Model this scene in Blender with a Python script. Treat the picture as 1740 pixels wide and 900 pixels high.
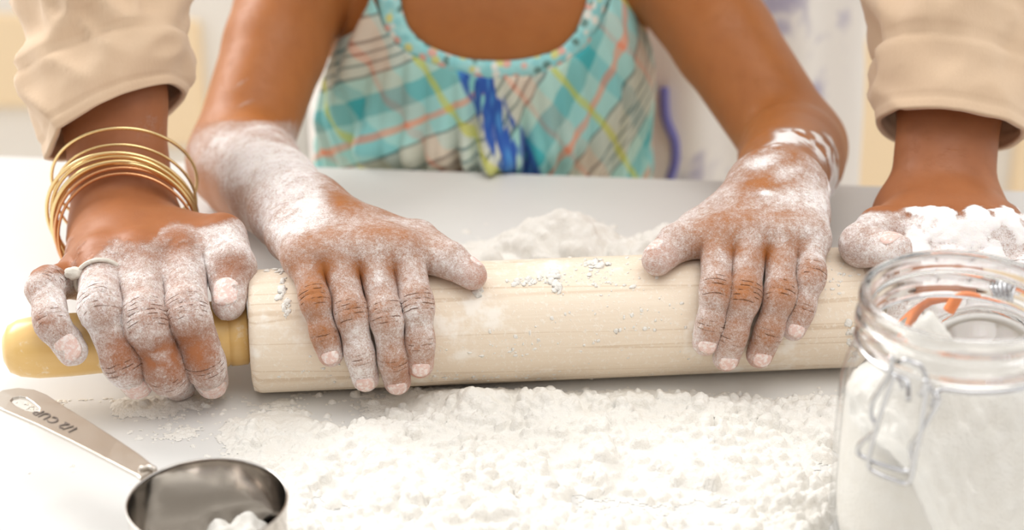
import bpy, bmesh, math, random, time
import numpy as np
from math import sin, cos, pi, radians, sqrt, atan2, exp
from mathutils import Vector, Matrix

random.seed(7); RNG = np.random.default_rng(11)
scene = bpy.context.scene
COL = scene.collection
for o in list(bpy.data.objects): bpy.data.objects.remove(o)

# ------------------------------------------------------------------ camera
FPX = 3400.0; PITCH = radians(26)
CAM = np.array([0, -.829, .4614])
FWD = np.array([0, cos(PITCH), -sin(PITCH)]); UPV = np.array([0, sin(PITCH), cos(PITCH)]); RTV = np.array([1., 0, 0])
cd = bpy.data.cameras.new('camera'); cam = bpy.data.objects.new('camera', cd); COL.objects.link(cam)
cam.location = CAM; cam.rotation_euler = (pi/2 - PITCH, 0, 0)
cd.sensor_width = 36; cd.sensor_fit = 'HORIZONTAL'; cd.lens = FPX/1740*36; cd.clip_start = .01; cd.clip_end = 60
cd.dof.use_dof = True; cd.dof.focus_distance = .900; cd.dof.aperture_fstop = 6.3
scene.camera = cam

# ------------------------------------------------------------------ world, lights, exposure
w = bpy.data.worlds.new('world'); scene.world = w; w.use_nodes = True
bg = w.node_tree.nodes['Background']; bg.inputs[0].default_value = (1.0, .995, .982, 1); bg.inputs[1].default_value = .66
def area(name, loc, target, sx, sy, power, col=(1, 1, 1)):
    l = bpy.data.lights.new(name, 'AREA'); l.shape = 'RECTANGLE'; l.size = sx; l.size_y = sy; l.energy = power; l.color = col
    o = bpy.data.objects.new(name, l); COL.objects.link(o); o.location = loc
    o.rotation_euler = (Vector(target) - Vector(loc)).to_track_quat('-Z', 'Y').to_euler()
    return o
area('window_light', (-1.9, 1.5, 1.7), (0, 0, 0), 1.5, 1.4, 46, (1, .985, .965))
area('ceiling_light', (.5, -.5, 2.3), (0, .1, 0), 1.8, 1.4, 14, (1, .97, .92))
vs = scene.view_settings
vs.view_transform = 'Standard'; vs.look = 'None'; vs.gamma = 1; vs.use_curve_mapping = False; vs.exposure = .70

# ------------------------------------------------------------------ measuring helpers
def V(*a): return np.array(a, float)
def nrm(v): v = np.asarray(v, float); return v/np.linalg.norm(v)
def ray(px, py): return FWD + RTV*(px-870)/FPX - UPV*(py-450)/FPX
def at(px, py, y=None, z=None):
    r = ray(px, py); t = (y-CAM[1])/r[1] if y is not None else (z-CAM[2])/r[2]
    return CAM + r*t
PIN_R = .0285
PA = at(427, 563, z=PIN_R); PB = at(1478, 520, z=PIN_R); PAX = nrm(PB-PA)
def on_pin(px, py, off, rad=PIN_R):
    """point on a cylinder round the pin's axis, under the given picture position"""
    r = ray(px, py); o = CAM-PA; r2 = r-PAX*(r@PAX); o2 = o-PAX*(o@PAX)
    a = r2@r2; b = r2@o2; c = o2@o2-(rad+off)**2; D = b*b-a*c
    if D > 0: return CAM+r*((-b-sqrt(D))/a)
    p = CAM+r*(-b/a); s = (p-PA)@PAX; q = p-PA-PAX*s
    return PA+PAX*s+nrm(q)*(rad+off)
def pin_out(p):
    q = np.asarray(p)-PA; return nrm(q-PAX*(q@PAX))

# ------------------------------------------------------------------ materials
MATS = {}
class NT:
    def __init__(s, name):
        s.m = bpy.data.materials.new(name); s.m.use_nodes = True; s.t = s.m.node_tree; s.t.nodes.clear()
        s.out = s.t.nodes.new('ShaderNodeOutputMaterial'); s.b = s.t.nodes.new('ShaderNodeBsdfPrincipled')
        s.t.links.new(s.b.outputs[0], s.out.inputs[0]); MATS[name] = s.m
    def n(s, typ, **kw):
        x = s.t.nodes.new('ShaderNode'+typ)
        for k, v in kw.items():
            if hasattr(x, k) and not k.startswith('i_'): setattr(x, k, v)
        return x
    def set(s, sock, v):
        if isinstance(v, bpy.types.NodeSocket): s.t.links.new(v, sock)
        else:
            if sock.type == 'RGBA' and len(v) == 3: v = (*v, 1)
            sock.default_value = v
    def math(s, op, a, b=0, c=0):
        x = s.n('Math', operation=op); s.set(x.inputs[0], a); s.set(x.inputs[1], b); s.set(x.inputs[2], c); return x.outputs[0]
    def mix(s, f, a, b, blend='MIX'):
        x = s.n('Mix', data_type='RGBA', blend_type=blend); s.set(x.inputs[0], f); s.set(x.inputs[6], a); s.set(x.inputs[7], b); return x.outputs[2]
    def noise(s, vec, scale, detail=3, rough=.55, dist=0):
        x = s.n('TexNoise'); 
        if vec is not None: s.set(x.inputs['Vector'], vec)
        x.inputs['Scale'].default_value = scale; x.inputs['Detail'].default_value = detail
        x.inputs['Roughness'].default_value = rough; x.inputs['Distortion'].default_value = dist
        return x.outputs[0]
    def vor(s, vec, scale, feature='F1', out=0):
        x = s.n('TexVoronoi', feature=feature)
        if vec is not None: s.set(x.inputs['Vector'], vec)
        x.inputs['Scale'].default_value = scale; return x.outputs[out]
    def step(s, v, lo, hi, a=0, b=1):
        x = s.n('MapRange', interpolation_type='SMOOTHSTEP'); s.set(x.inputs[0], v); s.set(x.inputs[1], lo); s.set(x.inputs[2], hi)
        s.set(x.inputs[3], a); s.set(x.inputs[4], b); return x.outputs[0]
    def attr(s, name, o=2):
        x = s.n('Attribute', attribute_name=name); return x.outputs[o]
    def obj(s): return s.n('TexCoord').outputs['Object']
    def map(s, vec, scale=(1, 1, 1), rot=(0, 0, 0), loc=(0, 0, 0)):
        x = s.n('Mapping'); s.set(x.inputs[0], vec); x.inputs[1].default_value = loc; x.inputs[2].default_value = rot; x.inputs[3].default_value = scale; return x.outputs[0]
    def ramp(s, v, stops, interp='LINEAR'):
        x = s.n('ValToRGB'); s.set(x.inputs[0], v); r = x.color_ramp; r.interpolation = interp
        while len(r.elements) < len(stops): r.elements.new(.5)
        for e, (p, c) in zip(r.elements, stops): e.position = p; e.color = (*c, 1)
        return x.outputs[0]
    def bump(s, h, strength=.5, dist=.001, prev=None):
        x = s.n('Bump'); s.set(x.inputs['Height'], h); x.inputs['Strength'].default_value = strength; x.inputs['Distance'].default_value = dist
        if prev is not None: s.set(x.inputs['Normal'], prev)
        return x.outputs[0]
    def fin(s, col=None, rough=None, metal=None, normal=None, **kw):
        for k, v in (('Base Color', col), ('Roughness', rough), ('Metallic', metal), ('Normal', normal)):
            if v is not None: s.set(s.b.inputs[k], v)
        for k, v in kw.items(): s.set(s.b.inputs[k.replace('_', ' ')], v)
        return s.m
def srgb(r, g, b):
    f = lambda c: c/12.92 if c <= .04045 else ((c+.055)/1.055)**2.4
    return (f(r/255), f(g/255), f(b/255))

# painted / structure
t = NT('table_white'); n = t.noise(t.obj(), 30, 3); t.fin(t.mix(n, srgb(218, 217, 214), srgb(224, 223, 220)), .45)
t = NT('wall_paint'); t.fin(srgb(236, 235, 232), .7)
t = NT('white_paint'); t.fin(srgb(240, 239, 236), .45)
t = NT('cream_paint'); n = t.noise(t.obj(), 6); t.fin(t.mix(n, srgb(243, 221, 186), srgb(248, 229, 198)), .5)
t = NT('dark_wall'); t.fin(srgb(120, 98, 82), .8)
t = NT('floor_wood'); o = t.map(t.obj(), (1, 8, 1)); n = t.noise(o, 3, 4); t.fin(t.mix(n, srgb(205, 190, 168), srgb(225, 212, 192)), .45)
# maple barrel, varnished handle
t = NT('maple'); o = t.obj()
g1 = t.noise(t.map(o, (2.2, 55, 55)), 1.6, 4, .6, .6); g2 = t.noise(t.map(o, (5, 420, 420)), 2, 3, .6)
ln = t.step(t.math('ABSOLUTE', t.math('SUBTRACT', t.noise(t.map(o, (1.3, 38, 38)), 1.5, 2, .5, .9), .52)), 0, .022, 1, 0)
c = t.mix(g1, srgb(232, 216, 195), srgb(245, 233, 216)); c = t.mix(t.math('MULTIPLY', g2, .35), c, srgb(206, 180, 146)); c = t.mix(t.math('MULTIPLY', ln, .4), c, srgb(190, 158, 120))
fl = t.math('MULTIPLY', t.step(t.math('ADD', t.noise(o, 60, 4, .6), t.math('MULTIPLY', t.noise(o, 14, 2), .6)), .90, 1.06), .7)
fd = t.math('MULTIPLY', t.step(t.noise(o, 500, 3, .7), .52, .66), .35); fl = t.math('MAXIMUM', fl, fd)
c = t.mix(fl, c, srgb(250, 246, 238)); t.fin(c, .55, normal=t.bump(t.math('ADD', fl, t.math('MULTIPLY', g2, .2)), .35, .0006))
t = NT('handle_wood'); o = t.obj()
g1 = t.noise(t.map(o, (4, 70, 70)), 1.8, 4, .6, .5); c = t.mix(g1, srgb(226, 182, 108), srgb(242, 208, 142))
fl = t.math('MULTIPLY', t.step(t.noise(o, 90, 4, .65), .58, .72), .6); c = t.mix(fl, c, srgb(250, 244, 232))
t.fin(c, t.math('ADD', .28, t.math('MULTIPLY', fl, .5)))
t = NT('dark_gap'); t.fin(srgb(70, 50, 35), .7)
# flour
t = NT('flour'); o = t.obj(); n = t.noise(o, 900, 3, .7); n2 = t.noise(o, 120, 3)
t.fin(t.mix(n2, srgb(234, 229, 220), srgb(242, 240, 235)), .95, normal=t.bump(t.math('ADD', t.math('MULTIPLY', n, .7), n2), .8, .0012))

def skin_mat(name, base, deep, pale, grain=1.0):
    t = NT(name); o = t.obj(); fa = t.attr('flour'); js = t.attr('js'); jm = t.attr('jm'); th = t.attr('thick')
    fine = t.noise(o, 2600, 2, .8); fin2 = t.noise(o, 1100, 3, .75); mid = t.noise(o, 330, 4, .7); big = t.noise(o, 60, 3, .6)
    # a few creases across the finger joints: flour cracked open, crease shade painted dark
    wob = t.math('MULTIPLY', t.math('SUBTRACT', t.noise(o, 170, 2), .5), 3.6)
    ph = t.math('ADD', t.math('MULTIPLY', js, 2*pi/.0023), wob)
    cr = t.math('POWER', t.math('ABSOLUTE', t.math('COSINE', t.math('MULTIPLY', ph, .5))), 22)
    cr = t.math('MULTIPLY', t.math('MULTIPLY', cr, t.step(jm, .18, .6)), t.step(t.noise(o, 230, 2), .45, .60))
    vein = t.step(t.vor(t.map(o, (1, 1, 1.6)), 520, 'DISTANCE_TO_EDGE'), 0, .06, 1, 0)
    vein = t.math('MULTIPLY', vein, t.step(t.noise(o, 140, 2), .45, .62))
    f = t.math('MULTIPLY', fa, 1.35)
    for nz, k in ((mid, .95), (big, .45), (fin2, .9*grain), (fine, .9*grain)): f = t.math('ADD', f, t.math('MULTIPLY', t.math('SUBTRACT', nz, .5), k))
    fl = t.step(f, .12, 1.15)
    fl = t.math('MULTIPLY', fl, t.step(fa, .02, .22))
    fl = t.math('MULTIPLY', fl, t.math('SUBTRACT', 1, t.math('MULTIPLY', cr, .95)))
    fl = t.math('MULTIPLY', fl, t.math('SUBTRACT', 1, t.math('MULTIPLY', t.math('MULTIPLY', vein, .45), t.math('SUBTRACT', 1, th))))
    c = t.mix(big, base, deep)
    c = t.mix(t.math('MULTIPLY', t.attr('pink'), .6), c, pale)
    c = t.mix(cr, c, tuple(x*.35 for x in deep))  # shade inside the creases painted into the skin colour
    fcol = t.mix(t.step(f, .45, 1.35), srgb(214, 196, 188), srgb(246, 243, 242))
    c = t.mix(t.math('MULTIPLY', fl, .95), c, fcol)
    h = t.math('ADD', t.math('MULTIPLY', fl, t.math('ADD', .4, t.math('MULTIPLY', mid, .7))), t.math('MULTIPLY', cr, -1.7))
    h = t.math('ADD', h, t.math('MULTIPLY', vein, -.18)); h = t.math('ADD', h, t.math('MULTIPLY', fin2, t.math('MULTIPLY', fl, .6)))
    nm = t.bump(h, .65, .0007)
    t.fin(c, t.math('ADD', .46, t.math('MULTIPLY', fl, .48)), normal=nm, Subsurface_Weight=.12, Subsurface_Radius=(.006, .0025, .0012), Subsurface_Scale=.6, Specular_IOR_Level=.35)
skin_mat('child_skin', srgb(178, 114, 62), srgb(160, 98, 51), srgb(222, 156, 134))
skin_mat('adult_skin', srgb(170, 108, 68), srgb(150, 92, 57), srgb(224, 170, 148))
t = NT('nail'); o = t.obj(); n = t.step(t.noise(o, 500, 4, .7), .42, .62); t.fin(t.mix(t.math('ADD', .3, t.math('MULTIPLY', n, .6)), srgb(218, 170, 154), srgb(244, 234, 230)), .5, normal=t.bump(n, .3, .0004), Subsurface_Weight=.1, Subsurface_Scale=.002)

# cloth
t = NT('khaki'); o = t.obj(); n = t.noise(o, 40, 3); wv = t.noise(t.map(o, (900, 900, 250)), 1, 2)
c = t.mix(n, srgb(208, 180, 150), srgb(220, 194, 166)); c = t.mix(t.math('MULTIPLY', wv, .25), c, srgb(192, 162, 130))
t.fin(c, .9, normal=t.bump(wv, .25, .0004), Sheen_Weight=.2)
t = NT('apron_print'); o = t.obj(); n = t.noise(o, 22, 3, .6, .4); n2 = t.noise(o, 9, 2)
pt = t.step(t.math('ADD', n, t.math('MULTIPLY', n2, .5)), .80, .98); c = t.mix(t.math('MULTIPLY', pt, .75), srgb(241, 237, 233), srgb(152, 148, 188))
sp = t.step(t.vor(o, 15), .08, .20, 1, 0); c = t.mix(t.math('MULTIPLY', sp, .7), c, srgb(116, 128, 176)); t.fin(c, .85)
t = NT('blue_cord'); t.fin(srgb(124, 124, 196), .8)
t = NT('hair'); n = t.noise(t.obj(), 300, 3); t.fin(t.mix(n, srgb(24, 18, 15), srgb(44, 34, 28)), .6, normal=t.bump(n, .8, .003))
# plaid: stripes crossing on the bias, a blue drape down the middle
t = NT('plaid'); uvn = t.attr('cloth', 1); sx = t.n('SeparateXYZ'); t.set(sx.inputs[0], uvn); X, Z = sx.outputs[0], sx.outputs[1]
wob = t.math('MULTIPLY', t.math('SUBTRACT', t.noise(uvn, 30, 2), .5), .006)
X2 = t.math('ADD', X, wob); AX = t.math('ABSOLUTE', X2)
side = t.math('SIGN', X2); rgt = t.math('GREATER_THAN', X2, 0)
p = t.math('SUBTRACT', t.math('MULTIPLY', X2, t.math('ADD', .5, t.math('MULTIPLY', rgt, .35))), t.math('MULTIPLY', Z, t.math('SUBTRACT', .87, t.math('MULTIPLY', rgt, .37))))   # across the '/' stripes
q = t.math('ADD', t.math('MULTIPLY', X2, .82), t.math('MULTIPLY', Z, .62))                                     # across the '\\' stripes
fp = t.math('FRACT', t.math('ADD', t.math('DIVIDE', p, .080), .30)); fq = t.math('FRACT', t.math('ADD', t.math('DIVIDE', q, .064), .12))
AQ, TL, BE, BR, YG, CO, MI = srgb(158, 216, 214), srgb(64, 172, 178), srgb(214, 202, 184), srgb(104, 82, 72), srgb(196, 206, 92), srgb(228, 150, 120), srgb(178, 214, 202)
c1 = t.ramp(fp, [(0, BE), (.07, BR), (.09, BE), (.15, BR), (.17, BE), (.23, BR), (.25, BE), (.31, BR), (.33, MI), (.46, TL), (.62, AQ), (.74, CO), (.79, AQ), (.90, BR), (.92, BE)], 'CONSTANT')
c2 = t.ramp(fq, [(0, AQ), (.18, YG), (.25, MI), (.45, TL), (.62, MI), (.80, CO), (.85, BE)], 'CONSTANT')
c = t.mix(.36, c1, c2); yl = t.ramp(fq, [(0, (0, 0, 0)), (.18, (1, 1, 1)), (.24, (0, 0, 0))], 'CONSTANT'); c = t.mix(t.math('MULTIPLY', yl, .6), c, YG)
xc = t.math('ADD', X2, t.math('SUBTRACT', t.math('MULTIPLY', Z, .45), .020)); dr = t.math('ABSOLUTE', xc)
wv = t.noise(t.map(uvn, (130, 26, 1)), 1, 2); bl_ = t.math('MULTIPLY', t.step(dr, .010, .0125, 1, 0), t.step(wv, .40, .47))
c = t.mix(bl_, c, t.mix(t.step(wv, .5, .62), srgb(38, 84, 168), srgb(72, 140, 205)))
ed = t.math('MULTIPLY', t.step(X2, -.150, -.128, 1, 0), t.step(t.noise(uvn, 70, 1), .5, .55)); c = t.mix(ed, c, srgb(40, 110, 200))
t.fin(c, .85, normal=t.bump(t.noise(uvn, 900, 2), .2, .0003), Sheen_Weight=.15)
t = NT('floral_band'); o = t.obj(); o = t.math and o; v = t.vor(o, 190, 'F1', 1); vd = t.vor(o, 190)
sep = t.n('SeparateColor'); t.set(sep.inputs[0], v); dots = t.ramp(sep.outputs[0], [(0, srgb(240, 235, 225)), (.28, srgb(238, 168, 150)), (.42, srgb(140, 210, 215)), (.66, srgb(222, 214, 110)), (.8, srgb(90, 120, 110))], 'CONSTANT')
c = t.mix(t.math('MULTIPLY', t.step(vd, .42, .62, 1, 0), .8), t.mix(t.noise(o, 120, 2), srgb(120, 208, 214), srgb(186, 230, 228)), dots); t.fin(c, .85, normal=t.bump(t.noise(o, 250, 2), .6, .001))
# metals, glass
t = NT('gold'); t.fin(srgb(240, 212, 156), .25, 1.0)
t = NT('copper'); t.fin(srgb(226, 170, 124), .25, 1.0)
t = NT('steel'); n = t.noise(t.map(t.obj(), (40, 40, 600)), 1, 2); t.fin(srgb(196, 190, 184), t.math('ADD', .10, t.math('MULTIPLY', n, .08)), 1.0)
t = NT('brushed_steel'); n = t.noise(t.obj(), 160, 3); t.fin(srgb(206, 198, 188), t.math('ADD', .26, t.math('MULTIPLY', n, .1)), 1.0)
t = NT('engraving'); t.fin(srgb(120, 110, 104), .4, .9)
t = NT('wire'); t.fin(srgb(205, 205, 207), .2, 1.0)
t = NT('caked_metal'); n = t.noise(t.obj(), 420, 3); t.fin(t.mix(n, srgb(196, 188, 172), srgb(238, 234, 226)), .7, .1, normal=t.bump(n, .6, .0008))
t = NT('rubber_orange'); t.fin(srgb(244, 140, 74), .5, Subsurface_Weight=.1, Subsurface_Scale=.003)
t = NT('glass_rim'); t.fin((1, 1, 1), .02, Transmission_Weight=1., IOR=1.45)
def thin_glass(name, lo, hi, tint):
    t = NT(name); t.t.nodes.remove(t.b); tr = t.n('BsdfTransparent'); tr.inputs[0].default_value = (*tint, 1); gl = t.n('BsdfGlossy'); gl.inputs['Roughness'].default_value = .03
    lw = t.n('LayerWeight'); lw.inputs[0].default_value = .5; mx = t.n('MixShader'); t.set(mx.inputs[0], t.math('ADD', lo, t.math('MULTIPLY', t.math('POWER', lw.outputs['Facing'], 4.5), hi)))
    t.t.links.new(tr.outputs[0], mx.inputs[1]); t.t.links.new(gl.outputs[0], mx.inputs[2]); t.t.links.new(mx.outputs[0], t.out.inputs[0])
thin_glass('jar_glass', .02, .70, (.995, .997, .996))

# ------------------------------------------------------------------ mesh helpers
def link(name, me, mat=None, parent=None, smooth=True):
    o = bpy.data.objects.new(name, me); COL.objects.link(o)
    if mat: me.materials.append(MATS[mat])
    if parent: o.parent = parent
    if smooth and len(me.polygons): me.polygons.foreach_set('use_smooth', np.ones(len(me.polygons), bool))
    return o
def pyd(name, vs_, fs, mat=None, parent=None, smooth=True):
    me = bpy.data.meshes.new(name); me.from_pydata([tuple(map(float, v)) for v in vs_], [], [tuple(map(int, f)) for f in fs]); me.update()
    return link(name, me, mat, parent, smooth)
def quads_mesh(name, v, f):
    me = bpy.data.meshes.new(name); v = np.asarray(v, np.float32); f = np.asarray(f, np.int32); k = f.shape[1]
    me.vertices.add(len(v)); me.vertices.foreach_set('co', v.ravel())
    me.loops.add(f.size); me.loops.foreach_set('vertex_index', f.ravel())
    me.polygons.add(len(f)); me.polygons.foreach_set('loop_start', np.arange(0, f.size, k, dtype=np.int32))
    me.update(calc_edges=True); me.validate(); return me
def bmobj(name, bm, mat=None, parent=None, smooth=True):
    me = bpy.data.meshes.new(name); bm.to_mesh(me); bm.free(); return link(name, me, mat, parent, smooth)
def tag(o, label=None, cat=None, group=None, kind=None):
    for k, v in (('label', label), ('category', cat), ('group', group), ('kind', kind)):
        if v: o[k] = v
    return o
def empty(name, loc=(0, 0, 0)):
    o = bpy.data.objects.new(name, None); COL.objects.link(o); o.location = loc; o.empty_display_size = .02; return o
def under(child, parent):
    """parent and keep the child's world place (parents here are unrotated empties)"""
    child.parent = parent; child.matrix_parent_inverse = Matrix.Translation(-Vector(parent.location)); return child
def box(name, lo, hi, mat, parent=None, bevel=.002, seg=2):
    bm = bmesh.new(); bmesh.ops.create_cube(bm, size=1)
    for v in bm.verts: v.co = Vector([(l+h)/2+c*(h-l) for l, h, c in zip(lo, hi, v.co)])
    if bevel: bmesh.ops.bevel(bm, geom=bm.edges[:], offset=bevel, segments=seg, affect='EDGES')
    o = bmobj(name, bm, mat, None, False)
    return under(o, parent) if parent else o
def frame_of(d, hint=(0, 0, 1)):
    d = nrm(d); u = np.cross(hint, d)
    if np.linalg.norm(u) < 1e-6: u = np.cross((1, 0, 0), d)
    u = nrm(u); return u, np.cross(d, u)
def tube(name, pts, r, mat, parent=None, seg=10, closed=False, hint=(0, 0, 1)):
    """round wire along points with parallel transported frames; r may be a list"""
    pts = [np.asarray(p, float) for p in pts]; n = len(pts); rs = r if hasattr(r, '__len__') else [r]*n
    vs_, fs = [], []; u = None
    for i, p in enumerate(pts):
        d = (pts[(i+1) % n]-pts[i-1]) if closed else pts[min(i+1, n-1)]-pts[max(i-1, 0)]
        d = nrm(d)
        if u is None: u, v = frame_of(d, hint)
        else: u = nrm(u-d*(u@d)); v = np.cross(d, u)
        for k in range(seg): a = 2*pi*k/seg; vs_.append(p+rs[i]*(u*cos(a)+v*sin(a)))
    for i in range(n if closed else n-1):
        j = (i+1) % n
        for k in range(seg): l = (k+1) % seg; fs.append((i*seg+k, i*seg+l, j*seg+l, j*seg+k))
    if not closed: fs += [tuple(range(seg))[::-1], tuple((n-1)*seg+k for k in range(seg))]
    o = pyd(name, vs_, fs, mat)
    return under(o, parent) if parent else o
def smooth_path(pts, n=8, closed=False):
    pts = [np.asarray(p, float) for p in pts]; m = len(pts); out = []
    for i in range(m if closed else m-1):
        g = lambda k: pts[k % m] if closed else pts[max(0, min(m-1, k))]
        p0, p1, p2, p3 = g(i-1), g(i), g(i+1), g(i+2)
        for s in range(n):
            t_ = s/n; out.append(.5*((2*p1)+(-p0+p2)*t_+(2*p0-5*p1+4*p2-p3)*t_**2+(-p0+3*p1-3*p2+p3)*t_**3))
    if not closed: out.append(pts[-1])
    return out
def lathe(name, prof, mat, parent=None, origin=(0, 0, 0), axis=(0, 0, 1), seg=48, caps=False):
    """prof: (radius, height) pairs turned round an axis"""
    u, v = frame_of(axis, (0, 1, 0) if abs(axis[1]) < .9 else (1, 0, 0)); d = nrm(axis); o_ = np.asarray(origin, float); vs_, fs = [], []
    for r, h in prof:
        for k in range(seg): a = 2*pi*k/seg; vs_.append(o_+d*h+r*(u*cos(a)+v*sin(a)))
    for i in range(len(prof)-1):
        for k in range(seg): l = (k+1) % seg; fs.append((i*seg+k, i*seg+l, (i+1)*seg+l, (i+1)*seg+k))
    if caps: fs += [tuple(range(seg))[::-1], tuple((len(prof)-1)*seg+k for k in range(seg))]
    o = pyd(name, vs_, fs, mat)
    return under(o, parent) if parent else o
# numpy value noise
def _h3(i, j, k, seed):
    n = (i*374761393+j*668265263+k*2147483647+seed*974634777) & 0xffffffff
    n = ((n ^ (n >> 13))*1274126177) & 0xffffffff
    return ((n ^ (n >> 16)) & 0xffff)/65535.
def vnoise(p, scale, seed=0):
    q = np.asarray(p, float)*scale+100.; i = np.floor(q).astype(np.int64); f = q-i; f = f*f*(3-2*f)
    x, y, z = i.T; a, b, c = f.T; r = 0
    for dx in (0, 1):
        for dy in (0, 1):
            for dz in (0, 1):
                r = r+_h3(x+dx, y+dy, z+dz, seed)*(a if dx else 1-a)*(b if dy else 1-b)*(c if dz else 1-c)
    return r
def fbm(p, scale, oct=4, seed=0):
    r = 0; amp = .5
    for o in range(oct): r = r+amp*vnoise(p, scale*2**o, seed+o*7); amp *= .5
    return r/(1-.5**oct)
def sstep(x, a, b): t_ = np.clip((x-a)/(b-a), 0, 1); return t_*t_*(3-2*t_)

# ------------------------------------------------------------------ implicit bodies (rounded limbs blended into one continuous skin)
class Body:
    def __init__(s): s.base = []; s.fingers = []
    def limb(s, pts, rs, k=.012, n=None, sq=1., grp=None, kc=.005):
        """a chain of tapering rounded segments; k blends the chain with the rest, kc its own bends"""
        g = s.base if grp is None else grp; s.cid = getattr(s, 'cid', 0)+1
        for i in range(len(pts)-1): g.append((np.asarray(pts[i], np.float32), np.asarray(pts[i+1], np.float32), rs[i], rs[i+1], None if n is None else np.asarray(nrm(n), np.float32), sq, k, kc, s.cid))
    def finger(s, pts, rs, k=.0035, kb=.005, extra=()):
        g = []; s.limb(pts, rs, k, grp=g, kc=.0028)
        for e in extra: s.limb(*e, grp=g)
        s.fingers.append((g, kb))
    @classmethod
    def union(cls, p, g):
        D = None; C = None; cid = None; ck = 0
        for q in g:
            d = cls.prim(p, q)
            if q[8] == cid: C = cls.smin(C, d, q[7])
            else:
                if C is not None: D = C if D is None else cls.smin(D, C, ck)
                C = d; cid = q[8]; ck = q[6]
        if C is not None: D = C if D is None else cls.smin(D, C, ck)
        return D
    @staticmethod
    def prim(p, q):
        a, b, ra, rb, n, sq = q[:6]; ba = b-a; L = float(ba@ba); pa = p-a
        if L < 1e-12: t_ = np.zeros(len(p), np.float32); c = pa
        else: t_ = np.clip(pa@ba/L, 0, 1); c = pa-t_[:, None]*ba
        d2 = np.einsum('ij,ij->i', c, c)
        if n is not None: cn = c@n; d2 = d2+cn*cn*(1/sq**2-1)
        return np.sqrt(np.maximum(d2, 1e-14))-(ra+(rb-ra)*t_)
    @staticmethod
    def smin(a, b, k):
        h = np.maximum(k-np.abs(a-b), 0)/k; return np.minimum(a, b)-h*h*k*.25
    def pack(s):
        al = [q for q in s.base]+[q for g, _ in s.fingers for q in g]
        s.own = np.array([-1]*len(s.base)+[i for i, (g, _) in enumerate(s.fingers) for q in g])
        s.pk = (np.array([q[0] for q in al]), np.array([q[1] for q in al]), np.array([q[2] for q in al]), np.array([q[3] for q in al]),
                np.array([(0, 0, 0) if q[4] is None else q[4] for q in al]), np.array([1/q[5]**2-1 for q in al]))
    def bounds(s, c):
        """distance of many centres to every limb at once"""
        s.pack(); A, B, ra, rb, n, e = s.pk; ba = B-A; L = np.maximum((ba*ba).sum(1), 1e-12); out = []
        for ch_ in np.array_split(np.asarray(c, float), max(1, len(c)//4000)):
            pa = ch_[:, None]-A[None]; t_ = np.clip((pa*ba).sum(2)/L, 0, 1); q = pa-t_[..., None]*ba
            cn = (q*n).sum(2); out.append(np.sqrt((q*q).sum(2)+cn*cn*e)-(ra+(rb-ra)*t_))
        return np.concatenate(out)
    def cull(s, row, rad):
        """limbs that matter inside a ball, from its row of bounds"""
        lim = row.min()+2.4*rad+.032; ok = row < lim
        sub = Body(); sub.base = [q for q, k in zip(s.base, ok) if k]
        for i, f in enumerate(s.fingers):
            if ok[s.own == i].any(): sub.fingers.append(f)
        return sub
    def __call__(s, p):
        p = np.asarray(p, np.float32); D = s.union(p, s.base); R_ = D
        for g, kb in s.fingers:
            f = s.union(p, g)
            if D is not None: f = s.smin(f, D, kb)
            R_ = f if R_ is None else s.smin(R_, f, .0005)
        return R_
    def mesh(s, lo, hi, h, inset=.0011):
        # taken slightly inside the skin so that narrow gaps between fingers stay open; project() brings it out again
        lo = np.asarray(lo, float); hi = np.asarray(hi, float); N = 16; B = N*h
        nb = np.ceil((hi-lo)/B).astype(int); diag = B*sqrt(3)/2
        ii = np.stack(np.meshgrid(*[np.arange(k) for k in nb], indexing='ij'), -1).reshape(-1, 3)
        cen = lo+(ii+.5)*B; d = s(cen); keep = np.abs(d) < diag*1.6+.004
        g = np.arange(N+1); G = np.stack(np.meshgrid(g, g, g, indexing='ij'), -1).reshape(-1, 3)
        S = np.array([1 << 42, 1 << 21, 1], np.int64)
        ids, pos, quads = [], [], []
        rows = s.bounds(cen[keep])
        for b, row in zip(ii[keep], rows):
            sub = s.cull(row, diag); gi = b*N
            F = (sub(lo+(gi+G)*h)+inset).reshape(N+1, N+1, N+1); ins = F < 0
            if ins.all() or not ins.any(): continue
            acc = np.zeros((N, N, N, 3), np.float32); cnt = np.zeros((N, N, N), np.float32)
            for axn in range(3):
                for o1 in (0, 1):
                    for o2 in (0, 1):
                        sa = [None]*3; oth = [k for k in range(3) if k != axn]
                        sa[oth[0]] = slice(o1, N+o1); sa[oth[1]] = slice(o2, N+o2)
                        s0 = list(sa); s1 = list(sa); s0[axn] = slice(0, N); s1[axn] = slice(1, N+1)
                        f0 = F[tuple(s0)]; f1 = F[tuple(s1)]; m = (f0 < 0) != (f1 < 0)
                        tt = np.where(m, f0/np.where(m, f0-f1, 1), 0)
                        acc[..., axn] += tt*m; acc[..., oth[0]] += o1*m; acc[..., oth[1]] += o2*m; cnt += m
                # faces round every crossing edge
            act = cnt > 0; ci = np.argwhere(act); off = acc[act]/cnt[act][:, None]
            ids.append((ci+gi+1) @ S); pos.append(lo+(ci+gi+off)*h)
            for axn in range(3):
                sl0 = [slice(0, N)]*3; sl1 = list(sl0); sl1[axn] = slice(1, N+1)
                f0 = ins[tuple(sl0)]; f1 = ins[tuple(sl1)]; e = np.argwhere(f0 != f1)
                if not len(e): continue
                sg = f0[tuple(e.T)]; a1, a2 = [(1, 2), (2, 0), (0, 1)][axn]
                E1 = np.zeros(3, int); E1[a1] = 1; E2 = np.zeros(3, int); E2[a2] = 1
                base = e+gi+1; q = np.stack([base@S, (base-E1)@S, (base-E1-E2)@S, (base-E2)@S], 1)
                q[~sg] = q[~sg][:, ::-1]; quads.append(q)
        ids = np.concatenate(ids); pos = np.concatenate(pos); quads = np.concatenate(quads)
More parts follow.
